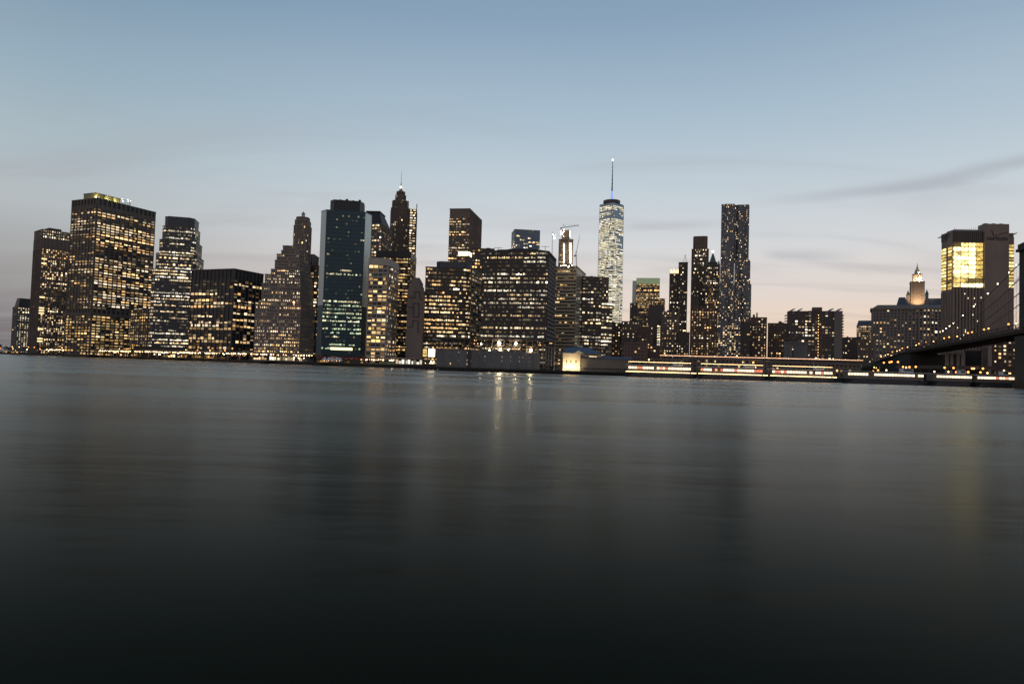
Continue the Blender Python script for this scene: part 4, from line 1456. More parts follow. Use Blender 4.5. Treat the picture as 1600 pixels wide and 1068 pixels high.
# right strip of glazing and left strips
for (s0, s1, y0, y1, nm) in ((x2 + .4, x3 - .3, 450, 381, 'front'),):
    za_, zb2 = zat(y0, 1580), zat(y1, 1580)
    mb = MB(); mb.obox(A + u * (x2) + v * .2 + Vector((0, 0, GROUND)), u * (x3 - x2), v * .79, (0, 0, zb2 + 8 - GROUND)); T.part('corner_wall', mb, ST)
    for r in range(13):
        h_ = (zb2 - za_) / 13; m_ = MB()
        m_.obox(A + u * s0 + v * .08 + Vector((0, 0, za_ + r * h_ + .6)), u * (s1 - s0), v * .1, (0, 0, h_ - 1.3)); T.part('pane', m_, GLOW[1 if rnd.random() < .5 else 2])
sd = [(A + v * (dep * .06), .32), (A + v * (dep * .56), .42)]
for (p0, fr) in sd:
    za_, zb2 = zat(452, 1489), zat(384, 1489)
    for r in range(13):
        h_ = (zb2 - za_) / 13; m_ = MB()
        m_.obox(p0 + nl * .03 + Vector((0, 0, za_ + r * h_ + .5)), v * (dep * fr), nl * .1, (0, 0, h_ - 1.2)); T.part('pane', m_, GLOW[rnd.choice((1, 2, 2, 3)) if p0 is sd[0][0] else rnd.choice((1, 1, 2))])
mb = MB(); mb.obox(D_ + Vector((0, 0, zg - 9)), -v * (dep * .5), nl * .5, (0, 0, 8.8)); T.part('louvre', mb, DARK)
for k in range(7):
    q = D_.lerp(A, (k + .2) / 7); mb = MB(); mb.obox(q + Vector((0, 0, GROUND)), -v * (dep / 7 * .5), nl * .7, (0, 0, zat(455, 1489) - GROUND)); T.part('side_rib', mb, ST)
# roof: raised cap, bracket frames, rail of aerials
cap = [A + u * 2 + v * 3, A + u * x1 + v * 3, A + u * x1 + v * (dep - 2), A + u * 2 + v * (dep - 2)]
capp = [tuple(q[:2]) for q in cap]; mb = MB(); mb.prism(capp, zg - 1, zg + 2.6, scale(capp, .86)); T.part('roof_cap', mb, GREY)
mb = MB()
for k in range(14):
    q = A + u * (4 + (x1 - 6) * k / 13) + v * 3.5; mb.bar(q + Vector((0, 0, zg + 2)), q + Vector((0, 0, zg + 3.2 + rnd.random() * 2.2)), .18)
T.part('aerial', mb, STEEL, stuff=True)
mb = MB()
mb.bar(A + v * 4 + Vector((0, 0, zg - 2)), D_ + nl * 4 + Vector((0, 0, zg - 4)), .7); mb.bar(A + v * 4 + Vector((0, 0, zg - 5)), D_ + nl * 4 + Vector((0, 0, zg - 4)), .5); T.part('roof_bracket', mb, GREY)
mb = MB(); mb.bar(A + u * x2 + Vector((0, 0, zg - 6)), B + u * 3 + Vector((0, 0, zg - 1)), .7); mb.bar(A + u * x2 + Vector((0, 0, zg - 3)), B + u * 3 + Vector((0, 0, zg - 1)), .5); T.part('roof_bracket', mb, GREY)
for k in range(12):
    mb_x, mb_y = rnd.uniform(2, x1 - 2), rnd.uniform(GROUND + 40, zg0 - 4)
    q0 = A + u * mb_x - v * 1.36
    T.win.quad(*[(q0 + u * a + Vector((0, 0, mb_y + b))) for a, b in ((0, 0), (.7, 0), (.7, 1.4), (0, 1.4))], (2, 1.7, 1.1))
T.done()

# ================================================================== waterfront
def path_pts(pix, step):
    """points every `step` metres along a line of (pixel column, distance) marks"""
    pts = [G(x, d) for x, d in pix]; out = []; carry = 0
    for a, b in zip(pts, pts[1:]):
        L_ = (b - a).length; t = carry
        while t < L_:
            out.append((a + (b - a) * (t / L_), (b - a).normalized())); t += step
        carry = t - L_
    return out


def viaduct(name, label, pix, zd, wid=14, lamp=None, lamp_step=5, lamp_z=-1.6, lamp_r=.32, para=.9, deck_m=None, col_step=22, rail=None, zfun=None):
    c = G(pix[len(pix) // 2][0], pix[len(pix) // 2][1], GROUND)
    T = Thing(name, label, 'elevated road', tuple(c))
    pts = [G(x, d) for x, d in pix]
    dk, pr = MB(), MB()
    for a, b in zip(pts, pts[1:]):
        e = (b - a); n = Vector((e.y, -e.x, 0)).normalized()
        dk.obox(a - n * wid + Vector((0, 0, zd - 1.3)), e, n * wid, (0, 0, 1.3))
        pr.obox(a + n * .02 + Vector((0, 0, zd - 1.5)), e, n * .3, (0, 0, 1.5 + para))
    T.part('deck', dk, deck_m or CONC); T.part('parapet', pr, deck_m or CONC)
    for (p, e) in path_pts(pix, col_step):
        n = Vector((e.y, -e.x, 0)); mb = MB()
        for s in (1.5, wid - 1.5):
            q = p - n * s; mb.obox(q + Vector((-.6, -.6, GROUND)), (1.2, 0, 0), (0, 1.2, 0), (0, 0, zd - 1.3 - GROUND))
        mb.obox(p - n * (wid - .4) - e * .6 + Vector((0, 0, zd - 2.3)), e * 1.2, n * (wid - .8), (0, 0, .98)); T.part('column_bent', mb, deck_m or CONC)
    if lamp:
        mb = MB()
        for (p, e) in path_pts(pix, lamp_step):
            n = Vector((e.y, -e.x, 0))
            if rnd.random() < .8:
                mb.ball(p + n * .5 + Vector((0, 0, zd + lamp_z + rnd.uniform(-.3, .3))), lamp_r * rnd.uniform(.35, 1.2), 6, 4)
        T.part('under_lamp', mb, lamp, stuff=True)
    if rail:  # close-set lamps added along the parapet to read as a light trail
        mb = MB()
        for (p, e) in path_pts(pix, rail[1]):
            n = Vector((e.y, -e.x, 0)); mb.ball(p + n * .45 + Vector((0, 0, zd + para)), rail[2], 6, 4)
        T.part('trail_lamp', mb, rail[0], stuff=True)
    return T


viaduct('elevated_road', 'long low riverside viaduct with white lamps beneath it, below the leftmost towers', [(70, 1040), (185, 868), (300, 752), (420, 668), (488, 645)], 10.5,
        lamp=L_QUAY, lamp_step=3.2, lamp_r=.46)
viaduct('elevated_road', 'short riverside viaduct with white lamps in front of the pale grid building', [(560, 622), (600, 612), (660, 590)], 8.2, lamp=L_QUAY, lamp_step=2.4, lamp_r=.40)
viaduct('elevated_road', 'high elevated highway with rail lamps added as a light trail, running below the brick apartment towers', [(1031, 560), (1190, 545), (1348, 530)], 16.4, wid=12, deck_m=DARK,
        rail=(L_TRAIL_RAIL, .62, .21), para=.6)

# cars on the high elevated highway
def make_car(col, i):
    T = Thing('car', 'x', 'car', (0, 0, 0), 'cars on the high elevated highway')
    mb = MB(); pr = [(-2.2, .35), (2.2, .35), (2.25, .75), (1.2, .95), (.6, 1.42), (-1.1, 1.45), (-1.9, .98), (-2.25, .9)]
    n = len(mb.v); k = len(pr)
    for y in (-.85, .85):
        mb.v += [(x, y, z) for x, z in pr]
    mb.f += [tuple(range(n, n + k)), tuple(reversed(range(n + k, n + 2 * k)))]
    for j in range(k):
        mb.f.append((n + j, n + k + j, n + k + (j + 1) % k, n + (j + 1) % k))
    T.part('body', mb, col)
    for x in (-1.4, 1.4):
        for y in (-.82, .82):
            mb = MB(); ring = [(x + .33 * math.cos(a * .785), .33 + .33 * math.sin(a * .785)) for a in range(8)]
            nn = len(mb.v); mb.v += [(p, y - .1, q) for p, q in ring] + [(p, y + .1, q) for p, q in ring]
            mb.f += [tuple(range(nn, nn + 8)), tuple(reversed(range(nn + 8, nn + 16)))] + [(nn + j, nn + 8 + j, nn + 8 + (j + 1) % 8, nn + (j + 1) % 8) for j in range(8)]
            T.part('wheel', mb, BLACK)
    for y in (-.6, .6):
        mb = MB(); mb.ball((2.2, y, .68), .16, 6, 4); T.part('headlight', mb, L_WHITE)
        mb = MB(); mb.ball((-2.2, y, .8), .12, 6, 4); T.part('tail_light', mb, L_RED)
    return T


def copy_tree(o, loc, rz=0, label=None):
    r_ = o.copy(); COL.objects.link(r_); r_.location = loc; r_.rotation_euler = (0, 0, rz)
    if label:
        r_['label'] = label
    for ch in o.children:
        c_ = ch.copy(); COL.objects.link(c_); c_.parent = r_
        for g in ch.children:
            d_ = g.copy(); COL.objects.link(d_); d_.parent = c_
    return r_


car_mats = [mat('car_white', (.5, .5, .5), .3, .2, 0), mat('car_black', (.02, .02, .022), .3, .2, 0), mat('car_taxi', (.55, .33, .03), .35, 0, 0)]
protos = [make_car(m, i) for i, m in enumerate(car_mats)]
names = ['white car driving on the high elevated highway', 'black car driving on the high elevated highway', 'yellow taxi driving on the high elevated highway']
used = [False] * 3
for k, (p, e) in enumerate(path_pts([(1036, 559), (1190, 545), (1344, 530.5)], 9.5)):
    i = rnd.choice((0, 0, 1, 1, 2)); n = Vector((e.y, -e.x, 0)); lane = k % 2
    q = p - n * (2.6 + 3.6 * lane) + Vector((0, 0, 16.42)); rz = math.atan2(e.y, e.x) + (math.pi if lane else 0)
    if not used[i]:
        used[i] = True; o = protos[i].o; o.location = q; o.rotation_euler = (0, 0, rz); o['label'] = names[i]
    else:
        copy_tree(protos[i].o, q, rz)

# ---------------- street lamps
LAMPS = {}


def lamp_proto(key, m, h, r_):
    T = Thing('street_lamp', 'x', 'street lamp', (0, 0, 0))
    mb = MB(); mb.lathe((0, 0), [(.16, 0), (.14, .6), (.09, .8), (.07, h - .3)], 6); T.part('pole', mb, BLACK)
    mb = MB(); mb.ball((0, 0, h), r_, 8, 6); T.part('lantern', mb, m)
    LAMPS[key] = [T.o, False, h]


def lamp(key, base, label, group):
    o, used_, h = LAMPS[key]
    if not used_:
        LAMPS[key][1] = True; o.location = base
    else:
        o = copy_tree(o, base)
    o['label'] = label; o['group'] = group
    return o


for key, m, h, r_ in (('o7', L_ORANGE, 7, .62), ('w7', L_WARM, 7, .5), ('x6', L_WHITE, 6, .42), ('o10', L_ORANGE, 10, .66), ('w10', L_WARM, 10, .5), ('o15', L_ORANGE, 14, .7), ('c9', L_COOL, 9, .5),
                      ('d5', L_ORANGE, 4.4, .55), ('d5w', L_WARM, 3.6, .4), ('x4', L_WHITE, 4, .3), ('w4', L_WARM, 4, .3)):
    lamp_proto(key, m, h, r_)
for k in range(96):
    x = rnd.uniform(-5, 490); D = shore_D(x) + rnd.uniform(6, 60)
    lamp(rnd.choice(('o7', 'o7', 'w7', 'x6', 'w4', 'o10', 'w10')), G(x, D, GROUND), 'small street lamp glowing on the quay below the left-hand towers', 'street lamps on the left quay')
for k in range(44):
    x = rnd.choice((rnd.uniform(395, 480), rnd.uniform(150, 260), rnd.uniform(560, 690)))
    lamp(rnd.choice(('x4', 'w4', 'x4')), G(x, shore_D(x) + rnd.uniform(3, 26), GROUND), 'low bright lamp in the crowded terminal forecourts along the quay', 'forecourt lamps on the quay')
for k in range(26):
    x = rnd.uniform(860, 1370)
    lamp(rnd.choice(('o7', 'w7', 'w10', 'w4')), G(x, shore_D(x) + rnd.uniform(25, 120), GROUND), 'street lamp glowing under or beside the high elevated highway', 'street lamps by the elevated highway')
for (x, y, key, D) in ((1369, 549, 'w10', 600), (1374, 553, 'o10', 590), (1381, 549, 'o15', 560), (1390, 546, 'o15', 540), (1393, 551, 'o15', 520), (1403, 552, 'o15', 520), (1411, 561, 'o10', 500),
                       (1421, 566, 'o10', 500), (1416, 557, 'w10', 520), (1431, 567, 'o10', 480), (1366, 557, 'w10', 560), (1372, 571, 'o7', 500), (1385, 567, 'w7', 480), (1460, 575, 'w7', 480),
                       (1476, 575, 'o10', 480), (1482, 577, 'w7', 470), (1490, 575, 'o10', 480), (1494, 577, 'o7', 470), (1500, 580, 'w7', 470), (1508, 579, 'o7', 475), (1513, 580, 'o7', 470),
                       (1519, 576, 'o10', 480), (1522, 573, 'w10', 480), (1536, 572, 'o10', 470), (1543, 577, 'w7', 470), (1569, 558, 'w10', 520), (1568, 576, 'w7', 460), (1500, 592, 'o7', 442),
                       (1513, 593, 'o7', 441), (1520, 594, 'w4', 440), (1532, 593, 'o7', 440), (1555, 593, 'w4', 438), (1569, 593, 'w4', 436), (1405, 594, 'w4', 448), (1362, 591, 'w4', 450)):
    g = G(x, D, GROUND)
    lamp(key, g, 'orange street lamp in the cluster beneath the bridge approach', 'street lamps by the bridge approach')

# ---------------- terminals, pavilions
def terminal(label, xa, xb, yt, D, phi, wall=GREY, roof=BLACK, p=.9, pal='white', b=1.6, dep=14, awn=None):
    poly, z = rect(xa, xb, yt, D, phi, dep=dep)
    T = building('ferry_terminal', label, poly, wall)
    shaft(T, poly, GROUND, z, fh=4, bw=2.4, style=(.25, .12, .2, .3), par=0, name='hall', lit=W_(p=p, run=6, fv=(.8, 1), pal=pal, b=b))
    mb = MB(); mb.prism(outset(poly, 1.4), z, z + .5); T.part('roof', mb, roof)
    if awn:
        a, bb = Vector((*poly[0], z - .4)), Vector((*poly[1], z - .4)); e = (bb - a); nn = Vector((e.y, -e.x, 0)).normalized(); k_ = max(2, int(e.length / 6))
        for i in range(k_):
            mb = MB(); mb.obox(a + e * (i / k_) + nn * .3, e * (.92 / k_), nn * 3.4 + Vector((0, 0, -1.3)), (0, 0, .12)); T.part('awning', mb, awn)
    T.done()
    return poly, z


terminal('brightly lit glazed ferry hall on the quay below the wedding-cake tower', 396, 474, 555.5, 652, 10)
terminal('lit ferry shed on the quay below the broad slab tower', 152, 206, 547.5, 905, 38, p=.8, pal='warm', b=1.3)
terminal('low lit quay building between the two ferry sheds on the left', 255, 352, 553, 765, 34, p=.35, pal='gold', b=.9, wall=BROWN)
terminal('dark quay shed at the far left water edge', 2, 28, 548.5, 1085, 40, p=.5, pal='gold', b=1.2, wall=BRICK)
terminal('long red-awning market hall on the quay below the green glass tower', 496, 572, 556, 612, 4, p=.45, pal='gold', b=.8, wall=BROWN, awn=RED)
terminal('small lit kiosk row in front of the windowless block', 618, 660, 561, 578, 4, p=.6, pal='white', b=1.3, wall=GREY)
terminal('brown stone row of low quay houses below the stepped glass tower', 205, 300, 540.5, 840, 30, p=.12, pal='gold', b=.8, wall=BRICK, dep=10)

def tent(x, D, i):
    T = Thing('tent', 'white peaked tent in the row in front of the red-awning market hall', 'tent', tuple(G(x, D, GROUND)), 'white peaked tents on the quay')
    g = G(x, D, GROUND); mb = MB()
    sq_ = [(g.x - 2.2, g.y - 2.2), (g.x + 2.2, g.y - 2.2), (g.x + 2.2, g.y + 2.2), (g.x - 2.2, g.y + 2.2)]
    mb.prism(sq_, GROUND + 2.4, GROUND + 5.6, scale(sq_, .04)); T.part('canopy', mb, WHITE)
    for q in sq_:
        m_ = MB(); m_.bar((*q, GROUND), (*q, GROUND + 2.4), .12); T.part('pole', m_, STEEL)
    lm = MB(); lm.ball((g.x, g.y - 1, GROUND + 2.1), .22, 6, 4); T.part('hanging_lamp', lm, L_WARM)


for i, x in enumerate((507, 514, 519, 526, 531)):
    tent(x, 602, i)
# sloping lawn of the little park
mb = MB(); a, b, c, d = G(572, 606), G(645, 580), G(645, 592), G(580, 615)
for k in range(10):
    t0, t1 = k / 10, (k + 1) / 10
    p0, p1, q0, q1 = a.lerp(b, t0), a.lerp(b, t1), d.lerp(c, t0), d.lerp(c, t1)
    h0, h1 = 2.4 * math.sin(math.pi * t0) + GROUND + .4, 2.4 * math.sin(math.pi * t1) + GROUND + .4
    mb.quad((p0.x, p0.y, GROUND + .03), (p1.x, p1.y, GROUND + .03), (q1.x, q1.y, h1), (q0.x, q0.y, h0))
o = link('grass', mb.mesh('grass', GRASSM)); tag(o, 'sloping dim green lawn of the little quay park', 'lawn', kind='stuff')

# billboards
for (x0, x1, col, s, lab) in ((660.3, 667.3, (1, .68, .22), 1.0, 'smaller yellow lit poster board left of the glaring white one'), (668.6, 680, (1, .92, .72), 5.0, 'glaring white lit screen at the left end of the pier wall')):
    a, b = P(x0, 557, 556), P(x1, 544.8, 556); b = Vector((b.x, a.y, b.z))
    T = Thing('billboard', lab, 'billboard', (a.x, a.y, GROUND))
    mb = MB(); mb.box(a.x, b.x, a.y, a.y + .8, a.z, b.z); T.part('cabinet', mb, BLACK)
    mb = MB(); mb.box(a.x + .2, b.x - .2, a.y - .06, a.y - .01, a.z + .2, b.z - .2); T.part('screen', mb, lamp_mat('screen_%d' % x0, col, s))
    for x in (a.x + .6, b.x - .6):
        mb = MB(); mb.bar((x, a.y + .4, GROUND), (x, a.y + .4, a.z), .35); T.part('post', mb, BLACK)
    if x0 < 665:
        mb = MB(); w, h = b.x - a.x, b.z - a.z
        for (cx, cz, rr) in ((.3, .68, .13), (.3, .38, .16), (.68, .62, .12), (.66, .34, .17)):
            mb.ball((a.x + w * cx, a.y - .08, a.z + h * cz), rr * w, 8, 6)
        for i in range(len(mb.v)):
            mb.v[i] = (mb.v[i][0], a.y - .08 + (mb.v[i][1] - a.y + .08) * .03, mb.v[i][2])
        T.part('printed_figure', mb, mat('print_brown', (.10, .06, .02)), stuff=True)

# ---------------- the pier under construction
PD = 500
a, b = G(652, PD - 18), G(884, PD - 28)
T = Thing('pier_building', 'unfinished pier hall: steel frame with glaring lamps above grey sheeted walls', 'building', tuple(G(765, PD, GROUND)))
xl, xr_ = G(680, PD).x, G(866, PD).x
zt = P(765, 528.5, PD).z; zm = P(765, 538.5, PD).z; zw = P(765, 547, PD).z; dep_ = 38
for zz, nm in ((zw, 'floor_slab'), (zm, 'floor_slab'), (zt, 'roof_slab')):
    mb = MB(); mb.box(xl - (3 if nm == 'roof_slab' else 0), xr_, PD + .6, PD + dep_, zz - (1.5 if nm == 'roof_slab' else .9), zz); T.part(nm, mb, DARK)
for k in range(22):
    x = xl + (xr_ - xl) * k / 21; mb = MB(); mb.bar((x, PD + .2, GROUND), (x, PD + .2, zt), .42); T.part('column', mb, mat('frame_steel', (.13, .12, .11), .6))
    if k % 2 == 0:
        mb = MB(); mb.bar((x, PD + 16, GROUND), (x, PD + 16, zt), .42); T.part('column', mb, MATS['frame_steel'])
px_ = [681, 690.5, 703.5, 716, 729.5, 736, 748, 757.5, 770.5, 784, 797.5, 811, 816.5, 821.5, 827, 832.5, 838, 843.5]
for k, (x0, x1) in enumerate(zip(px_, px_[1:])):
    p0, p1 = G(x0, PD - 2), G(x1, PD - 2); mb = MB()
    off = rnd.uniform(-.2, .2)
    mb.box(p0.x + .12, p1.x - .12, p0.y + off, p0.y + off + .5, GROUND, zw - .3 - (.7 if x0 > 800 else 0)); T.part('wall_panel', mb, SHEET if x0 != 729.5 else DARK)
lm = MB()
for k in range(64):
    x = rnd.uniform(xl + (xr_ - xl) * .30, xr_ - 1); zz = rnd.choice((zm - .8, zt - .9)) if rnd.random() < .5 else rnd.choice((zm - .9, zm + 1.1, zt - 1.6))
    lm.ball((x, PD + rnd.uniform(2, 20), zz), rnd.uniform(.08, .24), 6, 4)
for k in range(22):
    lm.ball((rnd.uniform(xl, xl + (xr_ - xl) * .35), PD + rnd.uniform(4, 20), rnd.choice((zm - .9, zt - 1))), rnd.uniform(.08, .18), 6, 4)
T.part('ceiling_lamp', lm, L_WARM, stuff=True)
for (x, y, r_) in ((780, 536, .95), (782, 546, .75), (806, 536.5, .7), (829, 547.3, .8), (794, 546, .3), (752, 537, .3), (765, 547, .3)):
    mb = MB(); p = P(x, y, PD - .9); mb.ball(p, r_, 8, 6); T.part('floodlight', mb, L_FLOOD)
for k in range(5):
    x = G(847 + k * 4.4, PD).x; mb = MB(); mb.box(x, x + .9, PD - 1.2, PD - .8, GROUND + 3, zt - 5); T.part('sheeting_strip', mb, SHEET)

mb = MB()
fa, fb = G(650, PD - 22), G(1022, PD - 34)
e = fb - fa
mb.obox(fa + Vector((0, 0, GROUND - .9)), e, (0, 60, 0), (0, 0, 1.0))
T = Thing('pier', 'long dark timber pier carrying the unfinished hall and the cream shed', 'pier', tuple(G(830, PD - 10, 0)))
T.part('deck', mb, TIMBER)
mb = MB(); mb.obox(fa - Vector((0, .35, -GROUND + 1.2)), e, (0, .33, 0), (0, 0, .8)); mb2 = mb; T.part('fender_beam', mb, TIMBER)
mb = MB()
for k in range(150):
    p = fa + e * (k / 149); mb.bar((p.x, p.y + .4, -1.5), (p.x, p.y + .4, GROUND - .6), .42)
    if k % 3 == 0:
        mb.bar((p.x, p.y + 6, -1.5), (p.x, p.y + 6, GROUND - .6), .5)
T.part('pile', mb, TIMBER, stuff=True)
mb = MB(); rr = MB()
for k in range(90):
    p = fa + e * (k / 89); mb.bar((p.x, p.y + .8, GROUND), (p.x, p.y + .8, GROUND + 1.1), .09)
mb.obox(fa + Vector((0, .75, GROUND + 1.1)), e, (0, .1, 0), (0, 0, .1)); T.part('railing', mb, BLACK, stuff=True)

# ---------------- cream gabled shed
D0 = 496
pa, z = rect(880, 907, 551, D0, 0, dep=30)
T = building('market_shed', 'cream clapboard shed with floodlit front wall and dark blue hipped roof', pa, CREAM)
mb = MB(); mb.prism(pa, GROUND, z); w_ = T.part('wall', mb, CREAM)
for x in (885.5, 892, 900):
    p0, p1 = P(x - .8, 567, D0), P(x + .8, 562.5, D0); mb = MB(); mb.box(p0.x, p1.x, p0.y - .08, p0.y - .02, p0.z, p1.z); wd = T.part('window', mb, GLASS)
    mb = MB(); mb.box(p0.x - .12, p1.x + .12, p0.y - .18, p0.y - .02, p0.z - .15, p0.z - .02); T.part('sill', mb, WHITE, wd)
x0, x1 = pa[0][0], pa[1][0]; gx0, gx1 = G(895.5, D0).x, G(912, D0).x
mb = MB(); zp = P(903, 547.6, D0).z; yy = pa[0][1]
n = len(mb.v)
mb.v += [(gx0, yy - .35, z - .3), (gx1, yy - .35, z - .3), ((gx0 + gx1) / 2, yy - .35, zp + .2), (gx0, yy + 12, z - .3), (gx1, yy + 12, z - .3), ((gx0 + gx1) / 2, yy + 12, zp + .2)]
mb.f += [(n, n + 1, n + 2), (n + 3, n + 5, n + 4), (n, n + 2, n + 5, n + 3), (n + 1, n + 4, n + 5, n + 2)]; T.part('gable', mb, CREAM)
r0, r1 = G(879.3, D0).x, G(941, D0).x
zr = P(905, 545, D0).z
mb = MB(); fp = [(r0, yy + .4), (r1, yy + .4), (r1, yy + 31), (r0, yy + 31)]
mb.prism(fp, z + .02, zr + 1.6, [(r0 + 3, yy + 13), (r1 - 9, yy + 13), (r1 - 9, yy + 18), (r0 + 3, yy + 18)]); T.part('roof', mb, ROOFBLUE)
mb = MB(); mb.prism([(G(906, D0).x + .1, yy + 3), (r1 - .5, yy + 3), (r1 - .5, yy + 30), (G(906, D0).x + .1, yy + 30)], GROUND, z); T.part('side_hall', mb, CREAM)
cpx = G(910, D0).x; mb = MB(); mb.box(cpx - 1.4, cpx + 1.4, yy + 14, yy + 17, zr - .5, zr + 3.0); cp_ = T.part('cupola', mb, CREAM)
mb = MB(); q = [(cpx - 1.8, yy + 13.6), (cpx + 1.8, yy + 13.6), (cpx + 1.8, yy + 17.4), (cpx - 1.8, yy + 17.4)]; mb.prism(q, zr + 3, zr + 4.4, scale(q, .1)); T.part('cupola_roof', mb, ROOFBLUE, cp_)
lw0, lw1 = G(907.2, D0).x, G(988, D0).x; zl = P(940, 560, D0).z
mb = MB(); mb.box(lw0, lw1, yy + 1, yy + 2.9, GROUND, zl); lw = T.part('long_wing', mb, mat('wing_siding', (.20, .17, .13)))
mb = MB(); mb.prism([(lw0, yy + .4), (lw1 + .5, yy + .4), (lw1 + .5, yy + 9), (lw0, yy + 9)], zl + .01, zl + 1.6, [(lw0, yy + 4), (lw1, yy + 4), (lw1, yy + 5), (lw0, yy + 5)]); T.part('wing_roof', mb, ROOFBLUE, lw)
mb = MB()
for k in range(22):
    x = lw0 + (lw1 - lw0) * (k + .3) / 24; mb.box(x, x + .9, yy + .9, yy + .97, GROUND + 1.4, GROUND + 2.6)
T.part('wing_window', mb, GLASS, stuff=True)
mb = MB()
for k in range(9):
    p = P(921 + k * 1.35, 556.8 + k * .08, D0 + 2); T.win.quad((p.x, yy + 2.9, p.z - .3), (p.x + .42, yy + 2.9, p.z - .3), (p.x + .42, yy + 2.9, p.z + .35), (p.x, yy + 2.9, p.z + .35), (2.2, 1.7, 1.0))
T.done()
for k, (x, dy) in enumerate(((868.5, -7), (873, -6), (877, -6.5), (883, -7), (888, -6), (895, -6.5), (903, -6))):
    T = Thing('floodlight', 'small ground floodlight in the row shining on the cream shed front', 'floodlight', tuple(G(x, D0 + dy, GROUND)), 'floodlights at the cream shed')
    g = G(x, D0 + dy, GROUND); mb = MB(); mb.bar(g, g + Vector((0, 0, 1.0)), .12); T.part('stand', mb, BLACK)
    mb = MB(); mb.obox(g + Vector((-.4, -.25, 1.0)), (.8, 0, 0), (0, .3, 0), (0, 0, .5)); T.part('housing', mb, BLACK)
    mb = MB(); mb.ball(g + Vector((0, .25, 1.25)), .24, 6, 4); T.part('lens', mb, L_FLOOD)
    if x > 878:
        ld = spot_light('flood', 2400, (1, .74, .42))
        lo = link('flood_light', ld, T.o); lo.location = (0, .9, 1.6); aim(lo, (0, 1, .45))

# dark riverside sheds below the elevated highway
for (xa, xb, yt, D, lab, p) in ((1022, 1075, 562, 500, 'dark riverside shed left of three below the high highway', .04), (1076, 1190, 560.5, 505, 'longest brown riverside shed below the high highway', .10),
                                (1192, 1345, 566, 490, 'low dark riverside shed right of three below the high highway', .08)):
    simple(lab, xa, xb, yt, D, -4, dep=22, wall=BROWN, core=DARK, fh=3.6, bw=3, style='punch', lit=W_(p=p, run=1.5, pal='gold', b=1.2), clutter=3, name='riverside_shed', cl_h=1.5)[0].done()

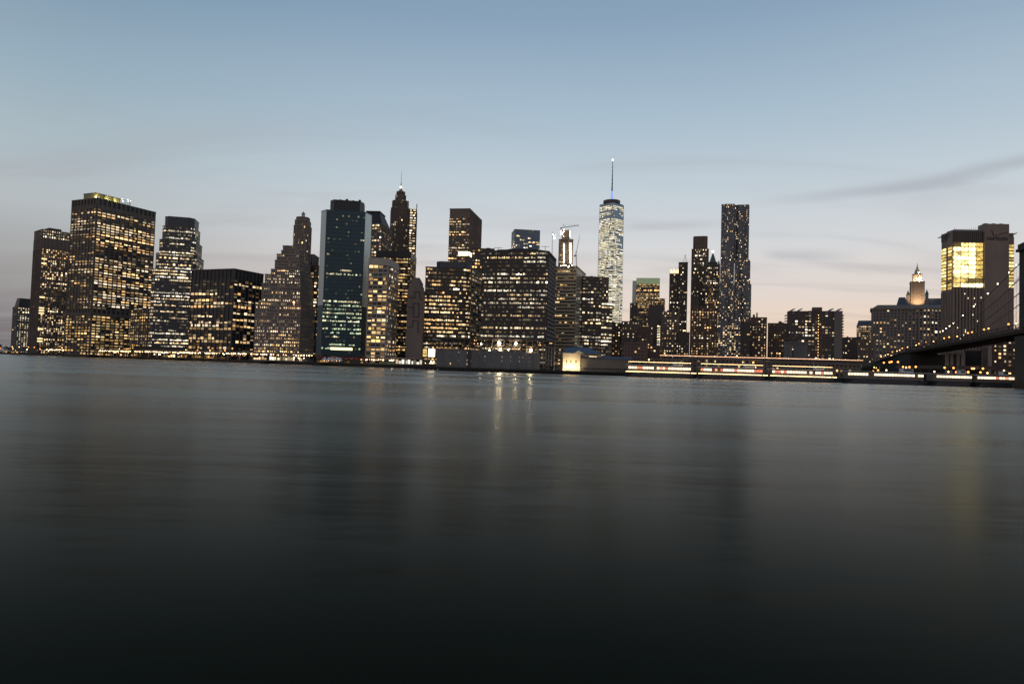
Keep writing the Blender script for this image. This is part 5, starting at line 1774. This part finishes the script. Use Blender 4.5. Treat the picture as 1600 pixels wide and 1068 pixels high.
# ---------------- ferries at rest, standing in for light trails of passing boats
def ferry(label, xa, xb, D, rows=True, ext=0):
    pa, pb = G(xa, D), G(xb, D - (xb - xa) * .02)
    L_ = (pb - pa).length; e = (pb - pa).normalized(); n = Vector((e.y, -e.x, 0)); mid = (pa + pb) / 2
    T = Thing('ferry', label, 'ferry', (mid.x, mid.y, 0), 'ferries at rest in place of boat light trails')

    def q(s, w, z):
        v_ = pa + e * s + n * w; return (v_.x, v_.y, z)
    bw_ = 5.0; mb = MB()
    ring = lambda z, k, fl: [q(fl, -bw_ * .5 * k, z), q(fl * .6, bw_ * k, z), q(L_ * .12, bw_ * 1.0, z), q(L_ * .82, bw_ * 1.0, z), q(L_ - fl * .4, bw_ * .25 * k, z), q(L_ * .82, -bw_, z), q(L_ * .12, -bw_, z)]
    r0_, r1_ = ring(-.6, .8, 2.2), ring(2.7, 1, .6)
    k0 = len(mb.v); mb.v += r0_ + r1_; m = len(r0_)
    for i in range(m):
        mb.f.append((k0 + i, k0 + (i + 1) % m, k0 + m + (i + 1) % m, k0 + m + i))
    mb.f.append(tuple(k0 + m + i for i in range(m)))
    T.part('hull', mb, HULL)
    mb = MB(); mb.v += ring(2.7, 1.02, .4) + ring(3.1, 1.02, .4)
    for i in range(m):
        mb.f.append((i, (i + 1) % m, m + (i + 1) % m, m + i))
    T.part('rub_rail', mb, TIMBER)
    s0, s1 = L_ * .05, L_ * .90
    mb = MB(); mb.obox(q(s0, -3.8, 2.7), e * (s1 - s0), n * 7.6, (0, 0, 4.6)); cb = T.part('cabin', mb, mat('cabin_white', (.20, .17, .15), .5))
    w = T.win; nb_ = int((s1 - s0) / 1.7)
    for i in range(nb_):
        if rnd.random() < .07:
            continue
        a0 = s0 + (s1 - s0) * (i + .08) / nb_; a1 = s0 + (s1 - s0) * (i + .92) / nb_; col = (2.6, 2.0, 1.25) if rnd.random() > .16 else rnd.choice(((2.0, .55, .25), (1.4, .3, .2)))
        kk = rnd.uniform(.7, 1.1)
        w.quad(q(a0, 3.86, 5.2), q(a1, 3.86, 5.2), q(a1, 3.86, 6.5), q(a0, 3.86, 6.5), tuple(c_ * kk for c_ in col))
    mb = MB(); mb.obox(q(s0 - .6, -4.3, 7.3), e * (s1 - s0 + 1.2), n * 8.6, (0, 0, .35)); T.part('upper_deck', mb, WHITE)
    mb = MB(); mb.obox(q(L_ * .68, -2.2, 7.65), e * (L_ * .12), n * 4.4, (0, 0, 2.4)); wh = T.part('wheelhouse', mb, WHITE)
    mb = MB(); mb.obox(q(L_ * .69, 2.24, 8.6), e * (L_ * .10), n * .06, (0, 0, 1.0)); T.part('wheelhouse_window', mb, GLASS, wh)
    mb = MB(); mb.bar(q(L_ * .66, 0, 7.6), q(L_ * .66, 0, 14), .22); T.part('mast', mb, STEEL)
    if rows:  # bulb rows added to read as continuous light trails
        l1, l2, st_ = MB(), MB(), MB()
        i = 0.0
        while i < L_ * .97:
            l1.ball(q(i + .8, 5.25 if .1 * L_ < i < .8 * L_ else (5.25 * (1 - max(0, (i / L_ - .8)) * 4.4)), 3.35), .22, 6, 4)
            if s0 < i < s1:
                l2.ball(q(i, 4.3, 9.4), .17, 6, 4)
            i += .62
        k_ = 0
        while k_ <= 10:
            st_.bar(q(s0 + (s1 - s0) * k_ / 10, 4.25, 7.6), q(s0 + (s1 - s0) * k_ / 10, 4.25, 9.5), .1); k_ += 1
        st_.bar(q(s0, 4.25, 9.5), q(s1, 4.25, 9.5), .1)
        T.part('trail_deck_lamp', l1, L_TRAIL, stuff=True); T.part('trail_top_lamp', l2, L_TRAIL, stuff=True); T.part('awning_frame', st_, STEEL, stuff=True)
    T.done()


ferry('festooned ferry nearest the cream shed, left of three with gold lamp rows added as a light trail', 975, 1089, 428)
ferry('festooned ferry in the middle of three with gold lamp rows added as a light trail', 1087, 1200, 426)
ferry('festooned ferry at the right of three with gold lamp rows added as a light trail', 1198, 1308, 424)
ferry('white-lit ferry left of three without deck lamps', 1314, 1452, 424, rows=False)
ferry('white-lit ferry in the middle of three without deck lamps', 1450, 1520, 421, rows=False)
ferry('white-lit ferry nearest the bridge tower', 1518, 1586, 418, rows=False)

# ---------------- the stone suspension bridge
T = Thing('suspension_bridge', 'stone-towered suspension bridge descending to the shore at the right edge', 'bridge', tuple(G(1590, 402, 0)))
g0 = Vector((303, 400, 0)); g1 = Vector((394, 680, 0)); g2 = Vector((452, 860, 0))
ax = (g1 - g0).normalized(); sd = Vector((ax.y, -ax.x, 0))     # sd points to the right of the deck
zd0, zd1, zd2 = 36.5, 32, 22
LEN = (g1 - g0).length
gb = g0 - ax * 170


def deck_pt(s, w, z=0):
    p = g0 + ax * s + sd * w
    t = s / LEN
    zz = zd0 + (zd1 - zd0) * (t if t > 0 else -t * .0) if t <= 1 else zd1 + (zd2 - zd1) * min(1, (t - 1) / .65)
    if t < 0:
        zz = zd0 + 4 * min(1, -t)
    return Vector((p.x, p.y, zz + z))


dk, tr, ra = MB(), MB(), MB()
S = list(range(-160, int(LEN * 1.62), 10))
for s0, s1 in zip(S, S[1:]):
    a, b = deck_pt(s0, 0), deck_pt(s1, 0); c, d = deck_pt(s0, 26), deck_pt(s1, 26)
    up = Vector((0, 0, -1.2))
    dk.obox(a + up, b - a, c - a, (0, 0, 1.2))
    if s0 < LEN:
        for w in (0, 8.5, 17, 25.7):
            p, q = deck_pt(s0, w), deck_pt(s1, w)
            tr.bar(p + Vector((0, 0, -1.25)), q + Vector((0, 0, -1.25)), .45); tr.bar(p + Vector((0, 0, 2.6)), q + Vector((0, 0, 2.6)), .4)
            tr.bar(p, p + Vector((0, 0, 2.6)), .3); tr.bar(p + Vector((0, 0, 2.6 if (s0 // 10) % 2 else -.6)), q + Vector((0, 0, -.6 if (s0 // 10) % 2 else 2.6)), .25)
        for w in (0, 8.7, 17.3, 26):
            pass
        tr.bar(deck_pt(s0, 0, -2.6), deck_pt(s0, 26, -2.6), .5); tr.bar(deck_pt(s0, 0, -2.6), deck_pt(s1, 0, -2.6), .5); tr.bar(deck_pt(s0, 0, -1.3), deck_pt(s1, 0, -2.6), .3)
        tr.bar(deck_pt(s0, 13, -2.6), deck_pt(s1, 13, -2.6), .5)
T.part('deck', dk, RUST); T.part('truss', tr, RUST, stuff=True)
# approach masonry under the far part
mb = MB()
for s0, s1 in zip(S, S[1:]):
    if s0 >= LEN - 5:
        a, b, c = deck_pt(s0, 1), deck_pt(s1, 1), deck_pt(s0, 25)
        zb_ = min(a.z, b.z) - 1.3
        mb.obox((a.x, a.y, GROUND), Vector((b.x - a.x, b.y - a.y, 0)), Vector((c.x - a.x, c.y - a.y, 0)), (0, 0, zb_ - GROUND))
T.part('approach_masonry', mb, GRANITE)
mb = MB(); p = deck_pt(LEN - 22, -2); mb.obox((p.x, p.y, GROUND), ax * 5, sd * 30, (0, 0, zd1 - 4 - GROUND)); T.part('anchorage_pier', mb, GRANITE)
# tower with two pointed arches
zt_ = 86.5; tw_w = 43.0; th = 17.0
tb = g0 + sd * (13 - tw_w / 2 + 6.6) - ax * (th / 2)


def tpt(u_, v_, z):
    p = tb + sd * u_ + ax * v_
    return (p.x, p.y, z)


tow = MB()
arch = [(0, 9), (17.5, 25.5), (34, 43)]
for (a0, a1) in arch:
    tow.obox(tpt(a0, 0, zd0 - .5), sd * (a1 - a0), ax * th, (0, 0, zt_ - 4 - zd0))
mb_b = MB(); mb_b.obox(tpt(-2, -1, -2), sd * (tw_w + 4), ax * (th + 2), (0, 0, zd0 - 1.5 + 2 - 4)); T.part('tower_base', mb_b, GRANITE)
for (a0, a1) in ((9, 17.5), (25.5, 34)):
    w = a1 - a0; zs = 58; n_ = 8; zc_ = 72
    for side in (0, 1):
        for i in range(n_):
            t0, t1 = i / n_, (i + 1) / n_
            x_0, x_1 = (a0 + w / 2 * t0, a0 + w / 2 * t1) if side == 0 else (a1 - w / 2 * t1, a1 - w / 2 * t0)
            tm = (t0 + t1) / 2
            zz = zs + (zc_ - zs) * math.sin(tm * math.pi / 2) ** .8
            tow.obox(tpt(x_0, 0, zz), sd * (x_1 - x_0), ax * th, (0, 0, zt_ - 4.5 - zz))
T.part('tower', tow, GRANITE)
mb = MB(); mb.obox(tpt(-1.4, -1.4, zt_ - 4.5), sd * (tw_w + 2.8), ax * (th + 2.8), (0, 0, 1.6)); mb.obox(tpt(-.6, -.6, zt_ - 2.9), sd * (tw_w + 1.2), ax * (th + 1.2), (0, 0, 2.9)); T.part('tower_cornice', mb, GRANITE)
for a0 in (-.9, 16.6, 33.2):
    mb = MB(); mb.obox(tpt(a0, -1.6, 0), sd * 10.7, ax * 1.55, (0, 0, zt_ - 5)); T.part('buttress', mb, GRANITE)
# main cables, hangers and stays


def cable_z(t):
    return 80 + (33.5 - 80) * (1 - (1 - t) ** 1.75)


hang = MB()
for w in (.4, 8.7, 17.3, 25.6):
    mb = MB(); prev = None
    for i in range(25):
        t = i / 24; p = deck_pt(t * LEN, w); p.z = cable_z(t) if t < 1 else p.z + .5
        if prev:
            mb.bar(prev, p, .42)
        prev = p
    prev = None
    for i in range(13):
        t = i / 12; p = deck_pt(-t * 160, w); p.z = 80 - 36 * (1 - (1 - t) ** 1.75)
        if prev:
            mb.bar(prev, p, .42)
        prev = p
    T.part('main_cable', mb, BLACK)
    for i in range(1, 46):
        t = i / 46; p = deck_pt(t * LEN, w); hang.bar(p, (p.x, p.y, max(p.z + .2, cable_z(t))), .045)
    for i in range(1, 14):
        p = deck_pt(i * 9, w); hang.bar(p, (*deck_pt(2, w)[:2], 78 - i * .4), .045)
T.part('hanger', hang, BLACK, stuff=True)
nl_ = [(1588, 396), (1577, 409), (1559, 431), (1543.5, 451), (1521.5, 477), (1505, 497), (1490, 512), (1484, 517), (1478.5, 522), (1473.5, 526)]
for (x, y) in nl_:
    # find the place on the near cable
    best = min((abs((lambda p: 800 + 1067 * ((CAM_M.to_3x3().transposed() @ (p - Vector((0, 0, CAM_H)))).x / -(CAM_M.to_3x3().transposed() @ (p - Vector((0, 0, CAM_H)))).z))(Vector((*deck_pt(t * LEN, .4)[:2], cable_z(t)))) - x), t) for t in [i / 400 for i in range(4, 330)])
    t = best[1]; p = deck_pt(t * LEN, .4); zc_ = cable_z(t)
    L3 = Thing('cable_lamp', 'pale lamp in the necklace strung up the bridge cable', 'lamp', (p.x, p.y, zc_), 'necklace lamps on the bridge cable')
    mb = MB(); mb.bar((p.x, p.y, zc_ + .2), (p.x, p.y, zc_ + .9), .12); L3.part('bracket', mb, BLACK)
    mb = MB(); mb.ball((p.x, p.y, zc_ + 1.2), .32, 8, 6); L3.part('lantern', mb, lamp_mat('lamp_necklace', (1, .92, .6), 14))
for i, s in enumerate([x * 11.5 for x in range(1, 38)]):
    for w in (1.2, 24.5):
        if rnd.random() < .45 or s > LEN * 1.55:
            continue
        p = deck_pt(s + rnd.uniform(-2, 2), w)
        lamp(rnd.choice(('d5', 'd5', 'd5w')), p, 'lamp standing along the descending bridge deck', 'lamps along the bridge deck')
lamp('c9', deck_pt(14, .8), 'brightest tall lamp on the bridge deck beside its stone tower', 'tall lamp by the bridge tower')
# stone vault building under the approach
D0 = 600
for (xa, xb, yt, m, nm) in ((1478, 1507, 553, PALE, 'a'),):
    T2, poly, z = simple('pale ribbed stone vault front beneath the bridge approach', 1478, 1507, 553, D0, None, dep=14, wall=PALE, core=DARK, fh=14, bw=4, style=(.08, .5, .3, .6), clutter=0, name='vault_building')
    T2.done()
simple('square brown stone pier beneath the bridge approach', 1535, 1544, 543, D0 - 6, None, dep=8, wall=LIME, core=BROWN, style='none', clutter=0, name='stone_pier')[0].done()
simple('black block standing for the dark opening between the stone vault and pier', 1507.5, 1534, 549, D0 + 6, None, dep=10, wall=DARK, core=BLACK, style='none', clutter=0, name='dark_opening_block')[0].done()  # solid black block put where an opening lies dark
viaduct('access_ramp', 'dark access ramp sweeping low beneath the bridge deck', [(1400, 560), (1470, 505), (1530, 480), (1600, 465)], 13.4, wid=9, deck_m=DARK, para=1.0, col_step=30)

# ---------------- trees on the quay
def make_tree(h, seed):
    r2 = random.Random(seed)
    T = Thing('tree', 'x', 'tree', (0, 0, 0))
    mb = MB(); mb.lathe((0, 0), [(.32, 0), (.24, h * .25), (.15, h * .5), (.05, h * .75)], 7)
    for k in range(6):
        a = k * 1.05 + r2.random(); z0 = h * r2.uniform(.3, .5); L_ = h * r2.uniform(.2, .32)
        mb.bar((0, 0, z0), (L_ * math.cos(a), L_ * math.sin(a), z0 + L_ * .8), .1)
    T.part('trunk', mb, BARK)
    mb = MB()
    cl = [(r2.gauss(0, h * .16), r2.gauss(0, h * .16), h * r2.uniform(.45, .9), h * r2.uniform(.1, .17)) for _ in range(13)]
    for (cx_, cy_, cz, rr) in cl:
        for _ in range(42):
            d = Vector((r2.gauss(0, 1), r2.gauss(0, 1), r2.gauss(0, .8))).normalized() * rr * r2.uniform(.5, 1.1)
            c = Vector((cx_, cy_, cz)) + d; s = r2.uniform(.16, .34)
            u_ = Vector((r2.gauss(0, 1), r2.gauss(0, 1), r2.gauss(0, 1))).normalized() * s; v_ = u_.orthogonal().normalized() * s
            mb.quad(c - u_, c - v_, c + u_, c + v_)
    T.part('crown', mb, LEAF)
    return T.o


tp_ = [make_tree(9, 1), make_tree(11, 2), make_tree(8, 3)]; tu = [False] * 3
spots = [(x, 'dark leafy tree on the quay lawn below the leftmost towers', 'trees on the left quay') for x in (-2, 9, 14, 60, 66, 72, 79, 86, 92, 99, 106, 118)] + \
        [(x, 'dark leafy tree on the quay between the ferry sheds', 'trees between the ferry sheds') for x in (216, 228, 246, 366, 380, 486)] + \
        [(x, 'dark leafy tree on the bank around the elevated highway', 'trees by the elevated highway') for x in (990, 998, 1006, 1016, 1024, 1262, 1270, 1279, 1290, 1300, 1332, 1352, 1362, 1372, 1384)]
for k, (x, lab, grp) in enumerate(spots):
    i = k % 3; D = shore_D(x) + (rnd.uniform(30, 60) if x < 900 else rnd.uniform(48, 75)); loc = G(x, D, GROUND)
    if not tu[i]:
        tu[i] = True; o = tp_[i]; o.location = loc
    else:
        o = copy_tree(tp_[i], loc, rnd.random() * 6)
    s = rnd.uniform(.8, 1.35) * (1.25 if x < 200 else 1); o.scale = (s, s, s); o['label'] = lab; o['group'] = grp

# drop patterns that no copy was made from
for o in [o for o in bpy.data.objects if o.get('label') == 'x']:
    for ch in list(o.children):
        bpy.data.objects.remove(ch)
    bpy.data.objects.remove(o)
